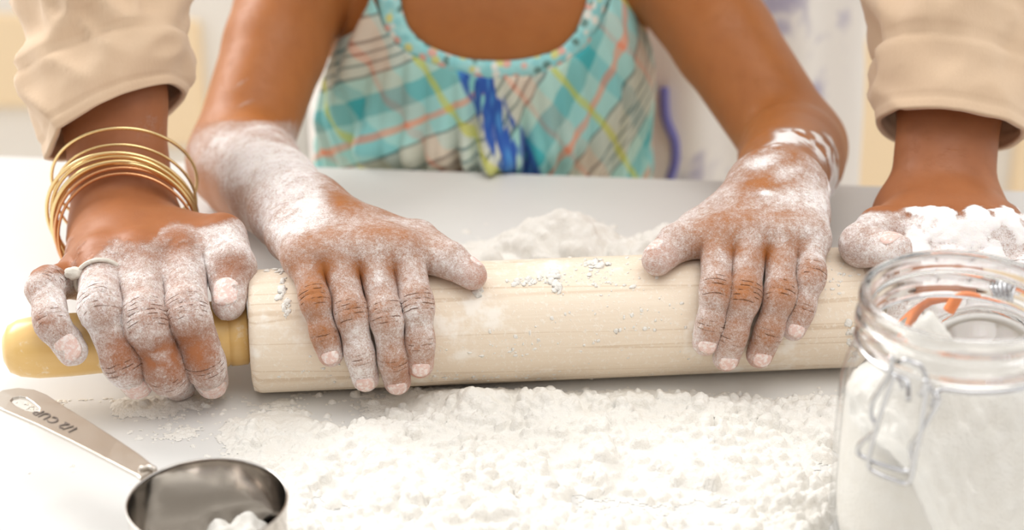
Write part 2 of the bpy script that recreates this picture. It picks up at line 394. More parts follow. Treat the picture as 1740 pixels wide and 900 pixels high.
        o = np.argsort(ids); ids = ids[o]; pos = pos[o]
        ix = np.searchsorted(ids, quads); ok = (ix < len(ids)).all(1); ix = np.minimum(ix, len(ids)-1); ok &= (ids[ix] == quads).all(1)
        return pos, ix[ok]
    def blocks(s, p, B=.03):
        key = np.floor(p/B).astype(np.int64); k = key @ np.array([1 << 40, 1 << 20, 1]); o = np.argsort(k, kind='stable'); ks = k[o]
        cut = np.flatnonzero(np.diff(ks))+1; sp = np.split(o, cut); rows = s.bounds(np.array([(key[i[0]]+.5)*B for i in sp]))
        for idx, row in zip(sp, rows): yield idx, s.cull(row, B*.87)
    def project(s, p, it=2):
        p = np.array(p, float); e = .0004
        for idx, sub in s.blocks(p):
            x = p[idx]
            for _ in range(it):
                d = sub(x); g = np.stack([sub(x+np.eye(3)[k]*e)-d for k in range(3)], 1)/e
                g2 = np.maximum((g*g).sum(1), .1); st = np.clip(d/g2, -.0015, .0015); x = x-g*st[:, None]
            p[idx] = x
        return p
def refine(v, f, region, levels=2):
    """more levels of quads where region(v) is true"""
    me = quads_mesh('tmp', v, f); bm = bmesh.new(); bm.from_mesh(me); bpy.data.meshes.remove(me)
    for lv in range(levels):
        bm.verts.ensure_lookup_table(); bm.verts.index_update(); r = region(np.array([x.co for x in bm.verts]), lv)
        ed = [e for e in bm.edges if r[e.verts[0].index] and r[e.verts[1].index]]
        bmesh.ops.subdivide_edges(bm, edges=ed, cuts=1, use_grid_fill=True)
    return bm

# ------------------------------------------------------------------ people
def to_px(p):
    q = np.asarray(p)-CAM; d = q@FWD; return 870+FPX*(q@RTV)/d, 450-FPX*(q@UPV)/d
class Hand:
    """joints of one hand; adds the palm and five fingers to a body"""
    def __init__(s, body, W, dorsal, mcp, fingers, rad, thumb, trad, carp=.011, rc=.0125, rm=.0098, wr=.02, kpalm=.011, kweb=.004, kn=None, web=0):
        s.W = W; s.mcp = mcp; s.fingers = fingers; s.rad = rad; s.thumb = thumb; s.trad = trad; s.dorsal = nrm(dorsal)
        lat = nrm(mcp[3]-mcp[0]); s.bones = []
        for i, m in enumerate(mcp):
            c = W+lat*carp*(i-1.5)/1.5*1.0
            rk = rm*(kn[i] if kn else 1); body.limb([c, c*.45+m*.55, m], [rc, rc*.5+rk*.48, rk], k=kpalm); s.bones.append((c, m))
        for i in range(3): body.limb([mcp[i]-s.dorsal*.003, mcp[i+1]-s.dorsal*.003], [rm*.78, rm*.78], k=kpalm*.6)
        for i in range(3 if web else 0):                       # flesh joining the roots of neighbouring fingers
            a, b = (mcp[k]*(1-web*w_)+fingers[k][0]*web*w_ for k, w_ in ((i, .8 if i == 0 else 1), (i+1, 1)))
            m0, m1 = mcp[i]*.7+a*.3, mcp[i+1]*.7+b*.3
            body.limb([a-s.dorsal*.002, b-s.dorsal*.002], [rm*.70, rm*.70], k=.006); body.limb([m0, m1], [rm*.86, rm*.86], k=.006)
        body.limb([W, (W+mcp[1]+mcp[2])/3-s.dorsal*.004], [rc*1.1, rc*1.0], k=kpalm)
        for i, f in enumerate(fingers):
            pts = [mcp[i]]+f; r = rad[i]; ex = []
            for j, bl in ((0, .0002), (1, .0)):          # knuckle bulges
                d = nrm(pts[j+2]-pts[j]) * r[j+1]*.45
                ex.append(([pts[j+1]-d, pts[j+1]+d], [r[j+1]*.97+bl]*2, .0022))
            pad = pin_out(pts[3]) if 1 else 0
            ex.append(([pts[2]*.35+pts[3]*.65-pad*.0008, pts[3]-pad*.0006], [r[3]*1.06, r[3]*.98], .003))
            body.finger(pts, r, extra=ex, kb=kweb)
            s.bones += list(zip(pts[:-1], pts[1:]))
        body.finger(thumb, trad, kb=.011, k=.006)
        s.bones += list(zip(thumb[:-1], thumb[1:]))
    def dist(s, p):
        d = np.full(len(p), 9.)
        for a, b in s.bones: d = np.minimum(d, Body.prim(np.asarray(p, np.float32), (a.astype(np.float32), b.astype(np.float32), 0, 0, None, 1, 0)))
        return d
    def fields(s, p, js, jm, pink):
        for i, f in enumerate(s.fingers):
            pts = [s.mcp[i]]+f; r = s.rad[i]
            for j in (1, 2):
                ax_ = nrm(pts[j+1]-pts[j-1]); q = p-pts[j]; sc = q@ax_; rr = q-sc[:, None]*ax_; d = np.linalg.norm(rr, axis=1)
                dn = pin_out(pts[j]); dn = nrm(dn-ax_*(dn@ax_)); ca = (rr@dn)/np.maximum(d, 1e-5)
                wdt = r[j]*(.85 if j == 1 else .5)
                m = np.exp(-(sc/wdt)**2)*sstep(ca, .1, .65)*(d < r[j]*1.5)*(1 if j == 1 else .75)
                m *= np.exp(-np.maximum(d-r[j]*1.12, 0)/.001)
                up_ = m > jm; js[up_] = sc[up_]; jm[up_] = m[up_]
            d = np.linalg.norm(p-pts[3], axis=1); pink[:] = np.maximum(pink, sstep(-d, -r[3]*1.9, -r[3]*.9))
        d = np.linalg.norm(p-s.thumb[-1], axis=1); pink[:] = np.maximum(pink, .8*sstep(-d, -s.trad[-1]*2.0, -s.trad[-1]*.9))
def nail(parent, body, a, b, r, dn, wid=.95, l0=.45, l1=1.35, lift=.00045):
    """curved plate lying on the back of the last finger joint a->b"""
    ax_ = nrm(b-a); L = np.linalg.norm(b-a); dn = nrm(dn-ax_*(dn@ax_)); sd = np.cross(ax_, dn); nu = nv = 11; P_ = []; E_ = []
    s0, s1 = L*l0, L+r*(l1-1)
    for j in range(nv):
        v = j/(nv-1)*2-1
        for i in range(nu):
            u = i/(nu-1)*2-1; uu = u*sqrt(1-.42*v*v); vv = v*sqrt(1-.42*u*u)       # rounded square
            s_ = (s0+s1)/2+(s1-s0)/2*vv; an = uu*wid; over = max(0, s_-L); rr = sqrt(max(r*r-over*over, (r*.3)**2))
            P_.append(a+ax_*s_+rr*(dn*cos(an)+sd*sin(an))); E_.append(max(abs(u), abs(v)))
    P_ = body.project(np.array(P_), 5); e = .0004
    g = np.stack([body(P_+np.eye(3)[k]*e)-body(P_-np.eye(3)[k]*e) for k in range(3)], 1); g /= np.linalg.norm(g, axis=1)[:, None]
    E_ = np.array(E_)[:, None]; vs_ = list(P_+g*(lift*(1-.85*E_**5)))+list(P_-g*.0005); n2 = nu*nv; fs = []
    for j in range(nv-1):
        for i in range(nu-1):
            q = (j*nu+i, j*nu+i+1, (j+1)*nu+i+1, (j+1)*nu+i); fs.append(q); fs.append(tuple(n2+k for k in q[::-1]))
    rim = [j*nu for j in range(nv)]+[(nv-1)*nu+i for i in range(1, nu)]+[j*nu+nu-1 for j in range(nv-2, -1, -1)]+[i for i in range(nu-2, 0, -1)]
    for k in range(len(rim)): a_, b_ = rim[k], rim[(k+1) % len(rim)]; fs.append((a_, b_, n2+b_, n2+a_))
    return pyd('fingernail', vs_, fs, 'nail', parent)

def finish_body(name, body, lo, hi, h, hands, flour_fn, mat, extra_region=None):
    v, f = body.mesh(lo, hi, h)
    def reg(p, lv):
        r = np.zeros(len(p), bool); x, y = to_px3(p); inv = (x > -40)&(x < 1560)
        for hd, lim in hands: r |= hd.dist(p) < lim
        return r & inv if lv else r
    bm = refine(v, f, reg); bm.verts.ensure_lookup_table();
    bmesh.ops.holes_fill(bm, edges=[e for e in bm.edges if e.is_boundary], sides=0); bm.verts.ensure_lookup_table()
    p = np.array([x.co for x in bm.verts]); p = body.project(p, 2);
    js = np.zeros(len(p)); jm = np.zeros(len(p)); pink = np.zeros(len(p))
    for hd, _ in hands: hd.fields(p, js, jm, pink)
    me = bpy.data.meshes.new(name); bm.to_mesh(me); bm.free()
    me.vertices.foreach_set('co', p.astype(np.float32).ravel()); me.update()
    nr = np.zeros(len(p)*3, np.float32); me.vertices.foreach_get('normal', nr); nr = nr.reshape(-1, 3)
    fl, thick = flour_fn(p, nr)
    thick = np.clip(thick, 0, 1)
    p2 = p + nr*(thick*(.0005+.0022*fbm(p, 260, 3, 5)))[:, None]
    p2 = p2 - nr*(jm*np.exp(-(js/.0011)**2)*.0004)[:, None]
    me.vertices.foreach_set('co', p2.astype(np.float32).ravel()); me.update()
    for nm, arr in (('flour', fl), ('js', js), ('jm', jm), ('pink', pink), ('thick', thick)):
        a = me.attributes.new(nm, 'FLOAT', 'POINT'); a.data.foreach_set('value', np.asarray(arr, np.float32))
    return link(name, me, mat)
def blob(px, py, x, y, rx, ry, ang=0):
    c, s_ = cos(radians(ang)), sin(radians(ang)); dx, dy = px-x, py-y; u = (dx*c+dy*s_)/rx; v = (-dx*s_+dy*c)/ry
    return np.exp(-(u*u+v*v))

# ---- the child
CX = -.015
ch = Body()
TORSO = []
ch.limb([V(CX, .330, -.20), V(CX, .330, .05)], [.090, .089], k=.03, n=(0, 1, 0), sq=.78)
ch.limb([V(CX-.02, .325, .06), V(CX+.02, .325, .06)], [.066, .066], k=.04)
TORSO = list(ch.base)
shR, elR = at(528, -100, y=.325), at(404, 272, y=.195)
shL, elL = at(1118, -100, y=.325), at(1352, 252, y=.195)
wrR, wrL = at(508, 360, y=.058), at(1318, 322, y=.058)
ch.limb([shR+V(.012, .01, .004), shL+V(-.012, .01, .004)], [.036, .036], k=.03)
ch.limb([V(CX, .345, .12), V(CX, .33, .20)], [.032, .030], k=.04)
ch.limb([shR, (shR+elR)/2, elR], [.036, .0295, .0268], k=.012)
ch.limb([shL, (shL+elL)/2, elL], [.036, .0295, .0268], k=.012)
for e_, w_ in ((elR, wrR), (elL, wrL)):
    m1 = e_*.78+w_*.22; m2 = e_*.35+w_*.65
    ch.limb([e_, m1, m2, w_], [.0262, .0278, .0228, .0195], k=.010)
hd_c = V(CX, .285, .285)                                   # head above the picture, bent over the work
ch.limb([hd_c+V(0, .03, .01), hd_c+V(0, -.01, 0)], [.072, .066], k=.03)
ch.limb([hd_c+V(0, -.03, -.045), hd_c+V(0, -.025, -.055)], [.036, .032], k=.04)
ch.limb([hd_c+V(0, -.073, .0), hd_c+V(0, -.082, -.018)], [.006, .010], k=.012)
for s_ in (-1, 1): ch.limb([hd_c+V(.07*s_, .01, .01), hd_c+V(.071*s_, .008, -.02)], [.013, .010], k=.008)
for s_ in (-1, 1): ch.limb([hd_c+V(.014*s_, -.070, -.046), hd_c+V(0, -.073, -.046)], [.006, .007], k=.008)
def F(*js_): return [on_pin(x, y, o) for x, y, o in js_]
mR = [on_pin(x, y, o) for x, y, o in ((517, 436, .0095), (572, 430, .0115), (634, 426, .012), (689, 430, .0105))]
fR = [F((535, 510, .0085), (551, 567, .0068), (562, 602, .0058)), F((597, 532, .0092), (611, 602, .0072), (621, 643, .0060)),
      F((656, 536, .0092), (668, 612, .0073), (675, 648, .0060)), F((709, 516, .0088), (714, 581, .0070), (714, 620, .0060))]
rc4 = [(.0080, .0064, .0057, .0050), (.0082, .0070, .0062, .0055), (.0084, .0072, .0063, .0056), (.0082, .0070, .0061, .0054)]
tR = [wrR*.6+mR[3]*.4+V(.010, .004, -.008), on_pin(708, 404, .0085)+V(0, .004, 0), on_pin(764, 442, .0085), on_pin(803, 468, .0072)]
handR = Hand(ch, wrR, V(-.1, -.3, 1), mR, fR, rc4, tR, [.0125, .0098, .0082, .0066])
mL = [on_pin(x, y, o) for x, y, o in ((1220, 402, .0105), (1276, 396, .012), (1330, 398, .0115), (1375, 404, .0095))]
fL = [F((1217, 494, .0088), (1207, 550, .0070), (1199, 582, .0060)), F((1265, 503, .0092), (1245, 570, .0073), (1234, 608, .0060)),
      F((1326, 500, .0092), (1306, 563, .0072), (1291, 603, .0060)), F((1378, 468, .0085), (1362, 525, .0068), (1349, 558, .0058))]
tL = [wrL*.6+mL[0]*.4+V(-.010, .004, -.008), on_pin(1186, 378, .0085)+V(0, .004, 0), on_pin(1150, 412, .0085), on_pin(1117, 442, .0075)]
handL = Hand(ch, wrL, V(.1, -.3, 1), mL, fL, rc4[::-1], tL, [.0125, .0098, .0086, .0072])

def child_flour(p, nr):
    x, y = to_px3(p); n = fbm(p, 45, 3, 3); n2 = fbm(p, 110, 3, 9)
    dR, dL = handR.dist(p), handL.dist(p); f = np.zeros(len(p))
    f = np.maximum(f, .55*sstep(-dR, -.024, -.012)); f = np.maximum(f, .55*sstep(-dL, -.024, -.012))
    up_ = sstep(nr[:, 2], -.5, .4)
    # right forearm thickly dusted from wrist to elbow
    fa = blob(x, y, 470, 320, 120, 110, 35)*1.15+blob(x, y, 385, 262, 60, 38)*.75
    f = np.maximum(f, np.clip(fa, 0, .82)*(x < 640)*(y > 205))
    f = f-.45*blob(x, y, 395, 352, 42, 50, 40)*(x < 470)-.42*blob(x, y, 575, 342, 30, 13, 15)-.3*blob(x, y, 350, 300, 26, 60)*(x < 420)
    f = f+.5*blob(x, y, 415, 176, 20, 3.5, -22)+.4*blob(x, y, 408, 142, 18, 3, -35)
    # left forearm: clots and smears over bare skin
    fl2 = .75*blob(x, y, 1290, 275, 50, 16, -20)+.6*blob(x, y, 1330, 300, 60, 18, -25)+.5*blob(x, y, 1395, 350, 26, 40)
    f = np.maximum(f, fl2*(x > 1200)*(y < 400)); f = f+.22*blob(x, y, 1340, 280, 90, 70)*(x > 1200)
    th = 1.3*blob(x, y, 1362, 234, 36, 11, 8)+1.1*blob(x, y, 1400, 255, 16, 24, -35)+1.1*blob(x, y, 1414, 308, 11, 34, 12)+.5*blob(x, y, 1315, 248, 34, 9, -28)+.45*blob(x, y, 1300, 330, 38, 10, 5)
    th = th*sstep(n2, .30, .62)*(x > 1150)
    f = f - .35*blob(x, y, 1300, 310, 40, 14)*(x > 1200)
    # knuckles rubbed bare
    for hd in (handR, handL):
        for i in range(4):
            for q, a in ((hd.mcp[i], .22), (hd.fingers[i][0], .26), (hd.fingers[i][1], .12)):
                d = np.linalg.norm(p-q-pin_out(q)*.007, axis=1); f = f-a*np.exp(-(d/.0065)**2)*(.4+1.2*n2)
        for i in range(3):                                     # skin stays bare in the webs
            q = (hd.mcp[i]*.62+hd.fingers[i][0]*.38+hd.mcp[i+1]*.62+hd.fingers[i+1][0]*.38)/2; d = np.linalg.norm(p-q-pin_out(q)*.003, axis=1); f = f-.42*np.exp(-(d/.0055)**2)
    f = f+(n-.5)*.6*(f > .05)
    f = np.maximum(f, np.clip(th*2, 0, 1.3))
    return np.clip(f, 0, 1.3), np.clip(th, 0, 1)
def to_px3(p):
    q = p-CAM; d = q@FWD; return 870+FPX*(q@RTV)/d, 450-FPX*(q@UPV)/d
child = finish_body('person', ch, (-.24, -.07, -.31), (.24, .46, .40), .0021, [(handR, .017), (handL, .017)], child_flour, 'child_skin')
tag(child, 'child in a pastel plaid top pressing both floury hands on the rolling pin', 'person')
for hd in (handR, handL):
    for i, f in enumerate(hd.fingers): nail(child, ch, f[1], f[2], hd.rad[i][3], pin_out(f[2]), wid=.80, l0=.66, l1=1.55)
    nail(child, ch, hd.thumb[-2], hd.thumb[-1], hd.trad[-1], V(0, .75, .8), wid=.8, l0=.6)

# ---- the adult standing behind
ad = Body()
HND = .0150
AXE = at(25, 592, z=PIN_R); HAX = nrm(AXE-PA)
def on_h(px, py, off):
    global PA_, PAX_
    r = ray(px, py); o = CAM-PA; r2 = r-HAX*(r@HAX); o2 = o-HAX*(o@HAX); a = r2@r2; b = r2@o2; c = o2@o2-(HND+off)**2; D = b*b-a*c
    if D > 0: return CAM+r*((-b-sqrt(D))/a)
    p = CAM+r*(-b/a); s_ = (p-PA)@HAX; q = p-PA-HAX*s_; return PA+HAX*s_+nrm(q)*(HND+off)
def under_pin(px, off, ang):
    """point round the underside of the handle below picture column px"""
    q = on_h(px, 570, off); s_ = (q-PA)@HAX; c = PA+HAX*s_
    return c+(HND+off)*V(0, sin(radians(ang)), -cos(radians(ang)))
awR, awL = at(214, 396, y=.068), at(1597, 372, y=.062)
aeR = awR+nrm(V(-.012, .052, .070))*.235; aeL = awL+nrm(V(.012, .056, .064))*.235
asR, asL = V(-.15, .45, .40), V(.24, .45, .39)
ad.limb([V(.055, .545, -.35), V(.055, .56, .25)], [.165, .165], k=.05, n=(0, 1, 0), sq=.68)
ad.limb([asR+V(.03, .03, -.01), asL+V(-.03, .03, -.01)], [.07, .07], k=.06)
ad.limb([V(.045, .50, .42), V(.045, .46, .54)], [.052, .047], k=.05)
ahd = V(.045, .42, .66)
ad.limb([ahd+V(0, .03, .02), ahd+V(0, -.015, 0)], [.085, .078], k=.03)
ad.limb([ahd+V(0, -.04, -.06), ahd+V(0, -.045, -.075)], [.045, .038], k=.04)
ad.limb([ahd+V(0, -.088, .0), ahd+V(0, -.102, -.025)], [.008, .013], k=.014)
for s_ in (-1, 1): ad.limb([ahd+V(.083*s_, .01, .01), ahd+V(.084*s_, .008, -.028)], [.015, .011], k=.008)
ad.limb([asR, aeR], [.052, .040], k=.03); ad.limb([asL, aeL], [.052, .040], k=.03)
for e_, w_, dn in ((aeR, awR, V(0, -.8, .6)), (aeL, awL, V(0, -.8, .6))):
    m1 = e_*.75+w_*.25; m2 = e_*.3+w_*.7
    ad.limb([e_, m1, m2], [.040, .036, .0245], k=.015); ad.limb([m2, w_], [.0248, .0250], k=.012, n=dn, sq=.84)
amR = [at(150, 464, y=.012), at(172, 440, y=.006), at(234, 432, y=.004), at(308, 430, y=.008)]
afR = [[at(78, 487, y=-.020), on_h(88, 548, .0115), on_h(124, 596, .0085)], [on_h(170, 520, .0150), on_h(209, 614, .0118), on_h(233, 650, .0080)],
       [on_h(248, 546, .0155), on_h(282, 630, .0125), under_pin(298, .0080, -12)], [on_h(319, 532, .0150), on_h(348, 616, .0118), on_h(360, 649, .0080)]]
ra4 = [(.0096, .0080, .0074, .0060), (.0106, .0092, .0087, .0070), (.0110, .0098, .0094, .0074), (.0108, .0094, .0088, .0070)]
atR = [at(288, 414, y=.046), at(376, 406, y=.020), at(396, 454, y=-.004), on_h(388, 516, .0080)]
ahR = Hand(ad, awR, V(0, -.6, .8), amR, afR, ra4, atR, [.0150, .0118, .0104, .0076], carp=.011, rc=.0160, rm=.0115, kpalm=.012, kweb=.004, kn=(.80, .95, 1, 1), web=.42)
amL = [at(1555, 408, y=.020), at(1612, 402, y=.018), at(1668, 404, y=.018), at(1716, 414, y=.022)]
afL = []
for k, (x0, dx) in enumerate(((1548, -8), (1610, -10), (1672, -12), (1728, -14))):
    afL.append([on_pin(x0, 470, .015, HND), on_pin(x0+dx, 548, .0115, HND), on_pin(x0+2*dx, 572, .0080, HND)])
atL = [at(1560, 390, y=.045), at(1496, 392, y=.022), at(1464, 416, y=.006), at(1518, 426, y=-.006)]
ahL = Hand(ad, awL, V(0, -.6, .8), amL, afL, ra4[::-1], atL, [.0150, .0112, .0100, .0080], carp=.016, rc=.0170, rm=.0118, kpalm=.013, kweb=.006)
def adult_flour(p, nr):
    x, y = to_px3(p); n = fbm(p, 45, 3, 13); n2 = fbm(p, 130, 3, 19)
    dR, dL = ahR.dist(p), ahL.dist(p); f = np.zeros(len(p))
    edge = np.interp(x, [60, 132, 160, 216, 256, 288, 360, 430], [470, 462, 434, 406, 406, 384, 378, 380])+6*np.sin(x/17.)+16*(n2-.5)
    f = np.maximum(f, .68*sstep(-dR, -.032, -.016)*sstep(y, edge-12, edge+8))
    f = np.maximum(f, .74*sstep(-dL, -.034, -.016)*sstep(y+26*(n2-.5), 352, 368))
    f = f+.22*blob(x, y, 265, 215, 60, 30)*(x < 360)*(y < 330)
    th = .95*sstep(-dL, -.034, -.02)*sstep(x, 1515, 1560)*sstep(y+30*(n2-.5), 350, 362)*sstep(n2, .30, .50)
    th = th+.28*sstep(-dR, -.03, -.018)*sstep(n2, .5, .7)*sstep(y, 395, 410)
    for hd, a0 in ((ahR, 1.),):
        for i in range(4):
            for q, a in ((hd.mcp[i], .25 if i < 3 else .6), (hd.fingers[i][0], .12), (hd.fingers[i][1], .30)):
                d = np.linalg.norm(p-q-nrm(V(0, -.7, .6))*.009, axis=1); f = f-a*np.exp(-(d/.0085)**2)*(.4+1.2*n2)
        for i in (1, 2, 3):
            q = hd.fingers[i][0]*.45+hd.fingers[i][1]*.55; d = np.linalg.norm(p-q-nrm(V(0, -.9, .2))*.009, axis=1); f = f-.38*np.exp(-(d/.010)**2)*(.3+1.3*n2)
        q = hd.thumb[2]; d = np.linalg.norm(p-q-V(0, -.009, .004), axis=1); f = f-.4*np.exp(-(d/.010)**2)
    f = f+(n-.5)*.5*(f > .05); f = np.maximum(f, np.clip(th*1.5, 0, 1.2))
    return np.clip(f, 0, 1.3), np.clip(th, 0, 1)
adult = finish_body('person', ad, (-.36, -.07, -.54), (.44, .72, .78), .0027, [(ahR, .022), (ahL, .022)], adult_flour, 'adult_skin')
tag(adult, 'adult in tan shirt and printed apron holding both rolling pin handles', 'person')
for i, f in enumerate(ahR.fingers):
    if i in (0, 1, 3): nail(adult, ad, f[1], f[2], ahR.rad[i][3], V(.2, -1, -.1) if i else V(.1, -.9, .25), wid=1.0, l1=1.6)
nail(adult, ad, ahR.thumb[-2], ahR.thumb[-1], ahR.trad[-1], V(-.1, -.9, .35), wid=.95, l0=.60, l1=1.7)
nail(adult, ad, ahL.thumb[-2], ahL.thumb[-1], ahL.trad[-1], V(-.1, .1, .9), wid=.9, l0=.75, l1=1.5)

# ------------------------------------------------------------------ setting: floor, walls, cabinets, table
FZ = -.90
tag(box('floor', (-4, -4, FZ-.05), (4, 3.4, FZ), 'floor_wood', bevel=0), kind='structure')
tag(box('wall_back', (-4, 2.00, FZ), (4, 2.10, 1.2), 'wall_paint', bevel=0), kind='structure')
tag(box('wall_front', (-4, -3.6, FZ), (4, -3.5, 2.2), 'dark_wall', bevel=0), kind='structure')
tag(box('baseboard_back', (-4, 1.98, FZ), (4, 2.0, FZ+.11), 'white_paint', bevel=.004), kind='structure')
def cabinet(label, x0, x1, fields, y0=1.4, z1=-.05):
    c = empty('kitchen_cabinet', ((x0+x1)/2, y0, FZ)); tag(c, label, 'cabinet')
    box('body', (x0, y0, FZ+.08), (x1, y0+.55, z1-.03), 'white_paint', c, .003)
    box('plinth', (x0+.01, y0+.05, FZ), (x1-.01, y0+.52, FZ+.08), 'white_paint', c, .002)
    box('worktop', (x0, y0-.02, z1-.03), (x1, y0+.56, z1), 'white_paint', c, .004)
    for xa, xb, za, zb in fields:
        d = box('door_panel', (xa, y0-.012, za), (xb, y0, zb), 'cream_paint', c, .003)
    return c
cabinet('white kitchen cabinet with cream panels, blurred behind the bangled arm', -1.3, -.30, [(-.97, -.478, -.412, -.298), (-.470, -.364, -.462, -.305), (-.97, -.62, -.80, -.52)])
cabinet('white kitchen cabinet with cream panels, blurred behind the right forearm', .30, 1.3, [(.36, .578, -.60, -.33), (.604, .80, -.66, -.20), (.83, 1.2, -.66, -.20)])
tbl = empty('table', (0, 0, FZ)); tag(tbl, 'white table with a smooth floury top under the rolling pin', 'table')
def slab(name, x0, x1, y0, y1, z0, z1, mat, par, bev):
    o = box(name, (x0, y0, z0), (x1, y1, z1), mat, None, bev, 3); o.data.transform(Matrix.Translation((0, .2405, 0))@Matrix.Rotation(radians(-4.9), 4, 'Z')); return under(o, par)
slab('tabletop', -.85, .85, -.85, 0, -.035, 0, 'table_white', tbl, .003)
for sx in (-.80, .74):
    for sy in (-.80, -.08): slab('leg', sx, sx+.06, sy, sy+.06, FZ, -.035, 'white_paint', tbl, .004)

# ------------------------------------------------------------------ rolling pin
pin = empty('rolling_pin', tuple((PA+PB)/2-V(0, 0, PIN_R))); tag(pin, 'pale maple rolling pin with varnished handles under all four hands', 'rolling pin')
BL = float(np.linalg.norm(PB-PA)); R_ = PIN_R
def turned(name, prof, mat, origin, axis):
    """lathe about local x so that the grain runs along the pin"""
    o = lathe(name, prof, mat, None, (0, 0, 0), (1, 0, 0), 64)
    q = Vector((1, 0, 0)).rotation_difference(Vector(axis)); o.matrix_world = Matrix.Translation(Vector(origin))@q.to_matrix().to_4x4()
    mw = o.matrix_world.copy(); o.parent = pin; o.matrix_parent_inverse = Matrix.Translation(-Vector(pin.location)); o.matrix_basis = mw; return o
turned('barrel', [(.002, .001), (.0075, .001), (.008, 0), (R_-.0042, 0), (R_-.0012, .0006), (R_-.0002, .0030), (R_, .0045)]+[(R_, BL*k/12) for k in range(1, 12)]+[(R_, BL-.0085), (R_-.0006, BL-.0075), (R_-.0068, BL-.0004), (R_-.0075, BL), (.008, BL), (.0075, BL-.001), (.002, BL-.001)], 'maple', PA, PAX)
hp = [(.0005, .0005), (.0135, .0005), (.0150, .0015), (.0153, .006), (.0153, .0088), (.0148, .0093), (.0148, .0099), (.0153, .0104), (.0151, .022), (.0142, .036), (.0138, .050), (.0140, .066), (.0145, .082), (.0143, .096), (.0130, .104), (.0108, .1085), (.006, .111), (.0005, .1115)]
turned('handle', hp, 'handle_wood', PA+HAX*.0008, HAX)
turned('handle', hp, 'handle_wood', PB+PAX*.0008, PAX)
turned('axle', [(.0005, 0), (.006, 0), (.006, .006), (.0005, .006)], 'dark_gap', PA-PAX*.004, PAX)

# ------------------------------------------------------------------ clothes
def trace(body, px, py, off, y0=.10):
    """where the sight line through a picture point meets a body grown by off"""
    r = nrm(ray(px, py)); p = at(px, py, y=y0)
    for _ in range(90):
        d = float(body(p[None])[0])-off
        if abs(d) < 1e-5: break
        p = p+r*max(d*.6, -.003)
        if p[1] > .9: break
    return p
tb = Body(); tb.base = TORSO
sb = Body(); sb.base = TORSO+[q for q in ch.base[2:3]]
inner = [(688, -75), (683, -40), (681, 0), (691, 39), (706, 60), (730, 78), (777, 96), (832, 103), (890, 100), (941, 86), (966, 68), (982, 44), (997, 0), (1002, -40), (1004, -75)]
outer = [(632, -75), (634, -40), (640, 0), (652, 50), (672, 78), (700, 98), (753, 118), (822, 136), (892, 133), (938, 121), (990, 88), (1014, 55), (1036, 0), (1046, -40), (1050, -75)]
inn = smooth_path([np.array([x, y, 0.]) for x, y in inner], 6); out_ = smooth_path([np.array([x, y, 0.]) for x, y in outer], 6)
vs_, fs = [], []; NB = 9
for k, (a, b) in enumerate(zip(inn, out_)):
    for j in range(NB):
        u = j/(NB-1); q = a*(1-u)+b*u; puff = .0028*sqrt(max(0, 1-(2*u-1)**2))+.0007*sin(k*2.1+sin(k*.7)*2)*sin(pi*u)
        vs_.append(trace(tb, q[0], q[1], .0016+puff))
nk = len(inn)
for k in range(nk-1):
    for j in range(NB-1): fs.append((k*NB+j, k*NB+j+1, (k+1)*NB+j+1, (k+1)*NB+j))
# straps carried over the shoulders to the back
for end, step in ((0, -1), (nk-1, 1)):
    base = [np.array(vs_[end*NB+j]) for j in range(NB)]; prev = [end*NB+j for j in range(NB)]
    for i in range(1, 13):
        a = pi*i/12; cur = []
        for j in range(NB):
            p = base[j]; yc = .335; ry = p[1]-yc; x = p[0]+(CX-p[0])*.15*i/12
            cur.append(len(vs_)); vs_.append(V(x, yc+ry*cos(a)*(1 if i < 7 else .95), p[2]+.05*sin(a)+.0*i))
        for j in range(NB-1): fs.append((prev[j], prev[j+1], cur[j+1], cur[j]) if step > 0 else (prev[j+1], prev[j], cur[j], cur[j+1]))
        prev = cur
top = empty('plaid_top'); top.parent = child
yoke = pyd('neck_band', vs_, fs, 'floral_band', top)
md = yoke.modifiers.new('thickness', 'SOLIDIFY'); md.thickness = .0012; md.offset = -1
# bodice: grid round the trunk from the band down below the table edge
edge_px = [(520, 150), (552, 96), (580, 75), (609, 58), (634, 14)]+outer[2:13]+[(1060, 4), (1090, 58), (1110, 80), (1122, 130)]
ths, zs = [], []
for x, y in edge_px:
    p = trace(tb, x, y, .001); ths.append(atan2(p[0]-CX, -(p[1]-.33))); zs.append(p[2])
o_ = np.argsort(ths); ths = np.array(ths)[o_]; zs = np.array(zs)[o_]
ths = np.concatenate([[-pi, -2.2], ths, [2.2, pi]]); zs = np.concatenate([[.05, .05], zs, [.05, .05]])
NT_, NZ = 420, 70; TH = np.linspace(-pi, pi, NT_, endpoint=False); ZB = -.16
vs_ = np.zeros((NZ, NT_, 3)); uv = np.zeros((NZ, NT_, 2)); ztop = np.interp(TH, ths, zs)+.002
def trunk_r(th, z):
    lo_ = np.full(len(th), .02); hi_ = np.full(len(th), .2); dx, dy = np.sin(th), -np.cos(th)
    for _ in range(18):
        m = (lo_+hi_)/2; d = tb(np.stack([CX+dx*m, .33+dy*m, z], 1)); lo_ = np.where(d < 0, m, lo_); hi_ = np.where(d < 0, hi_, m)
    return lo_
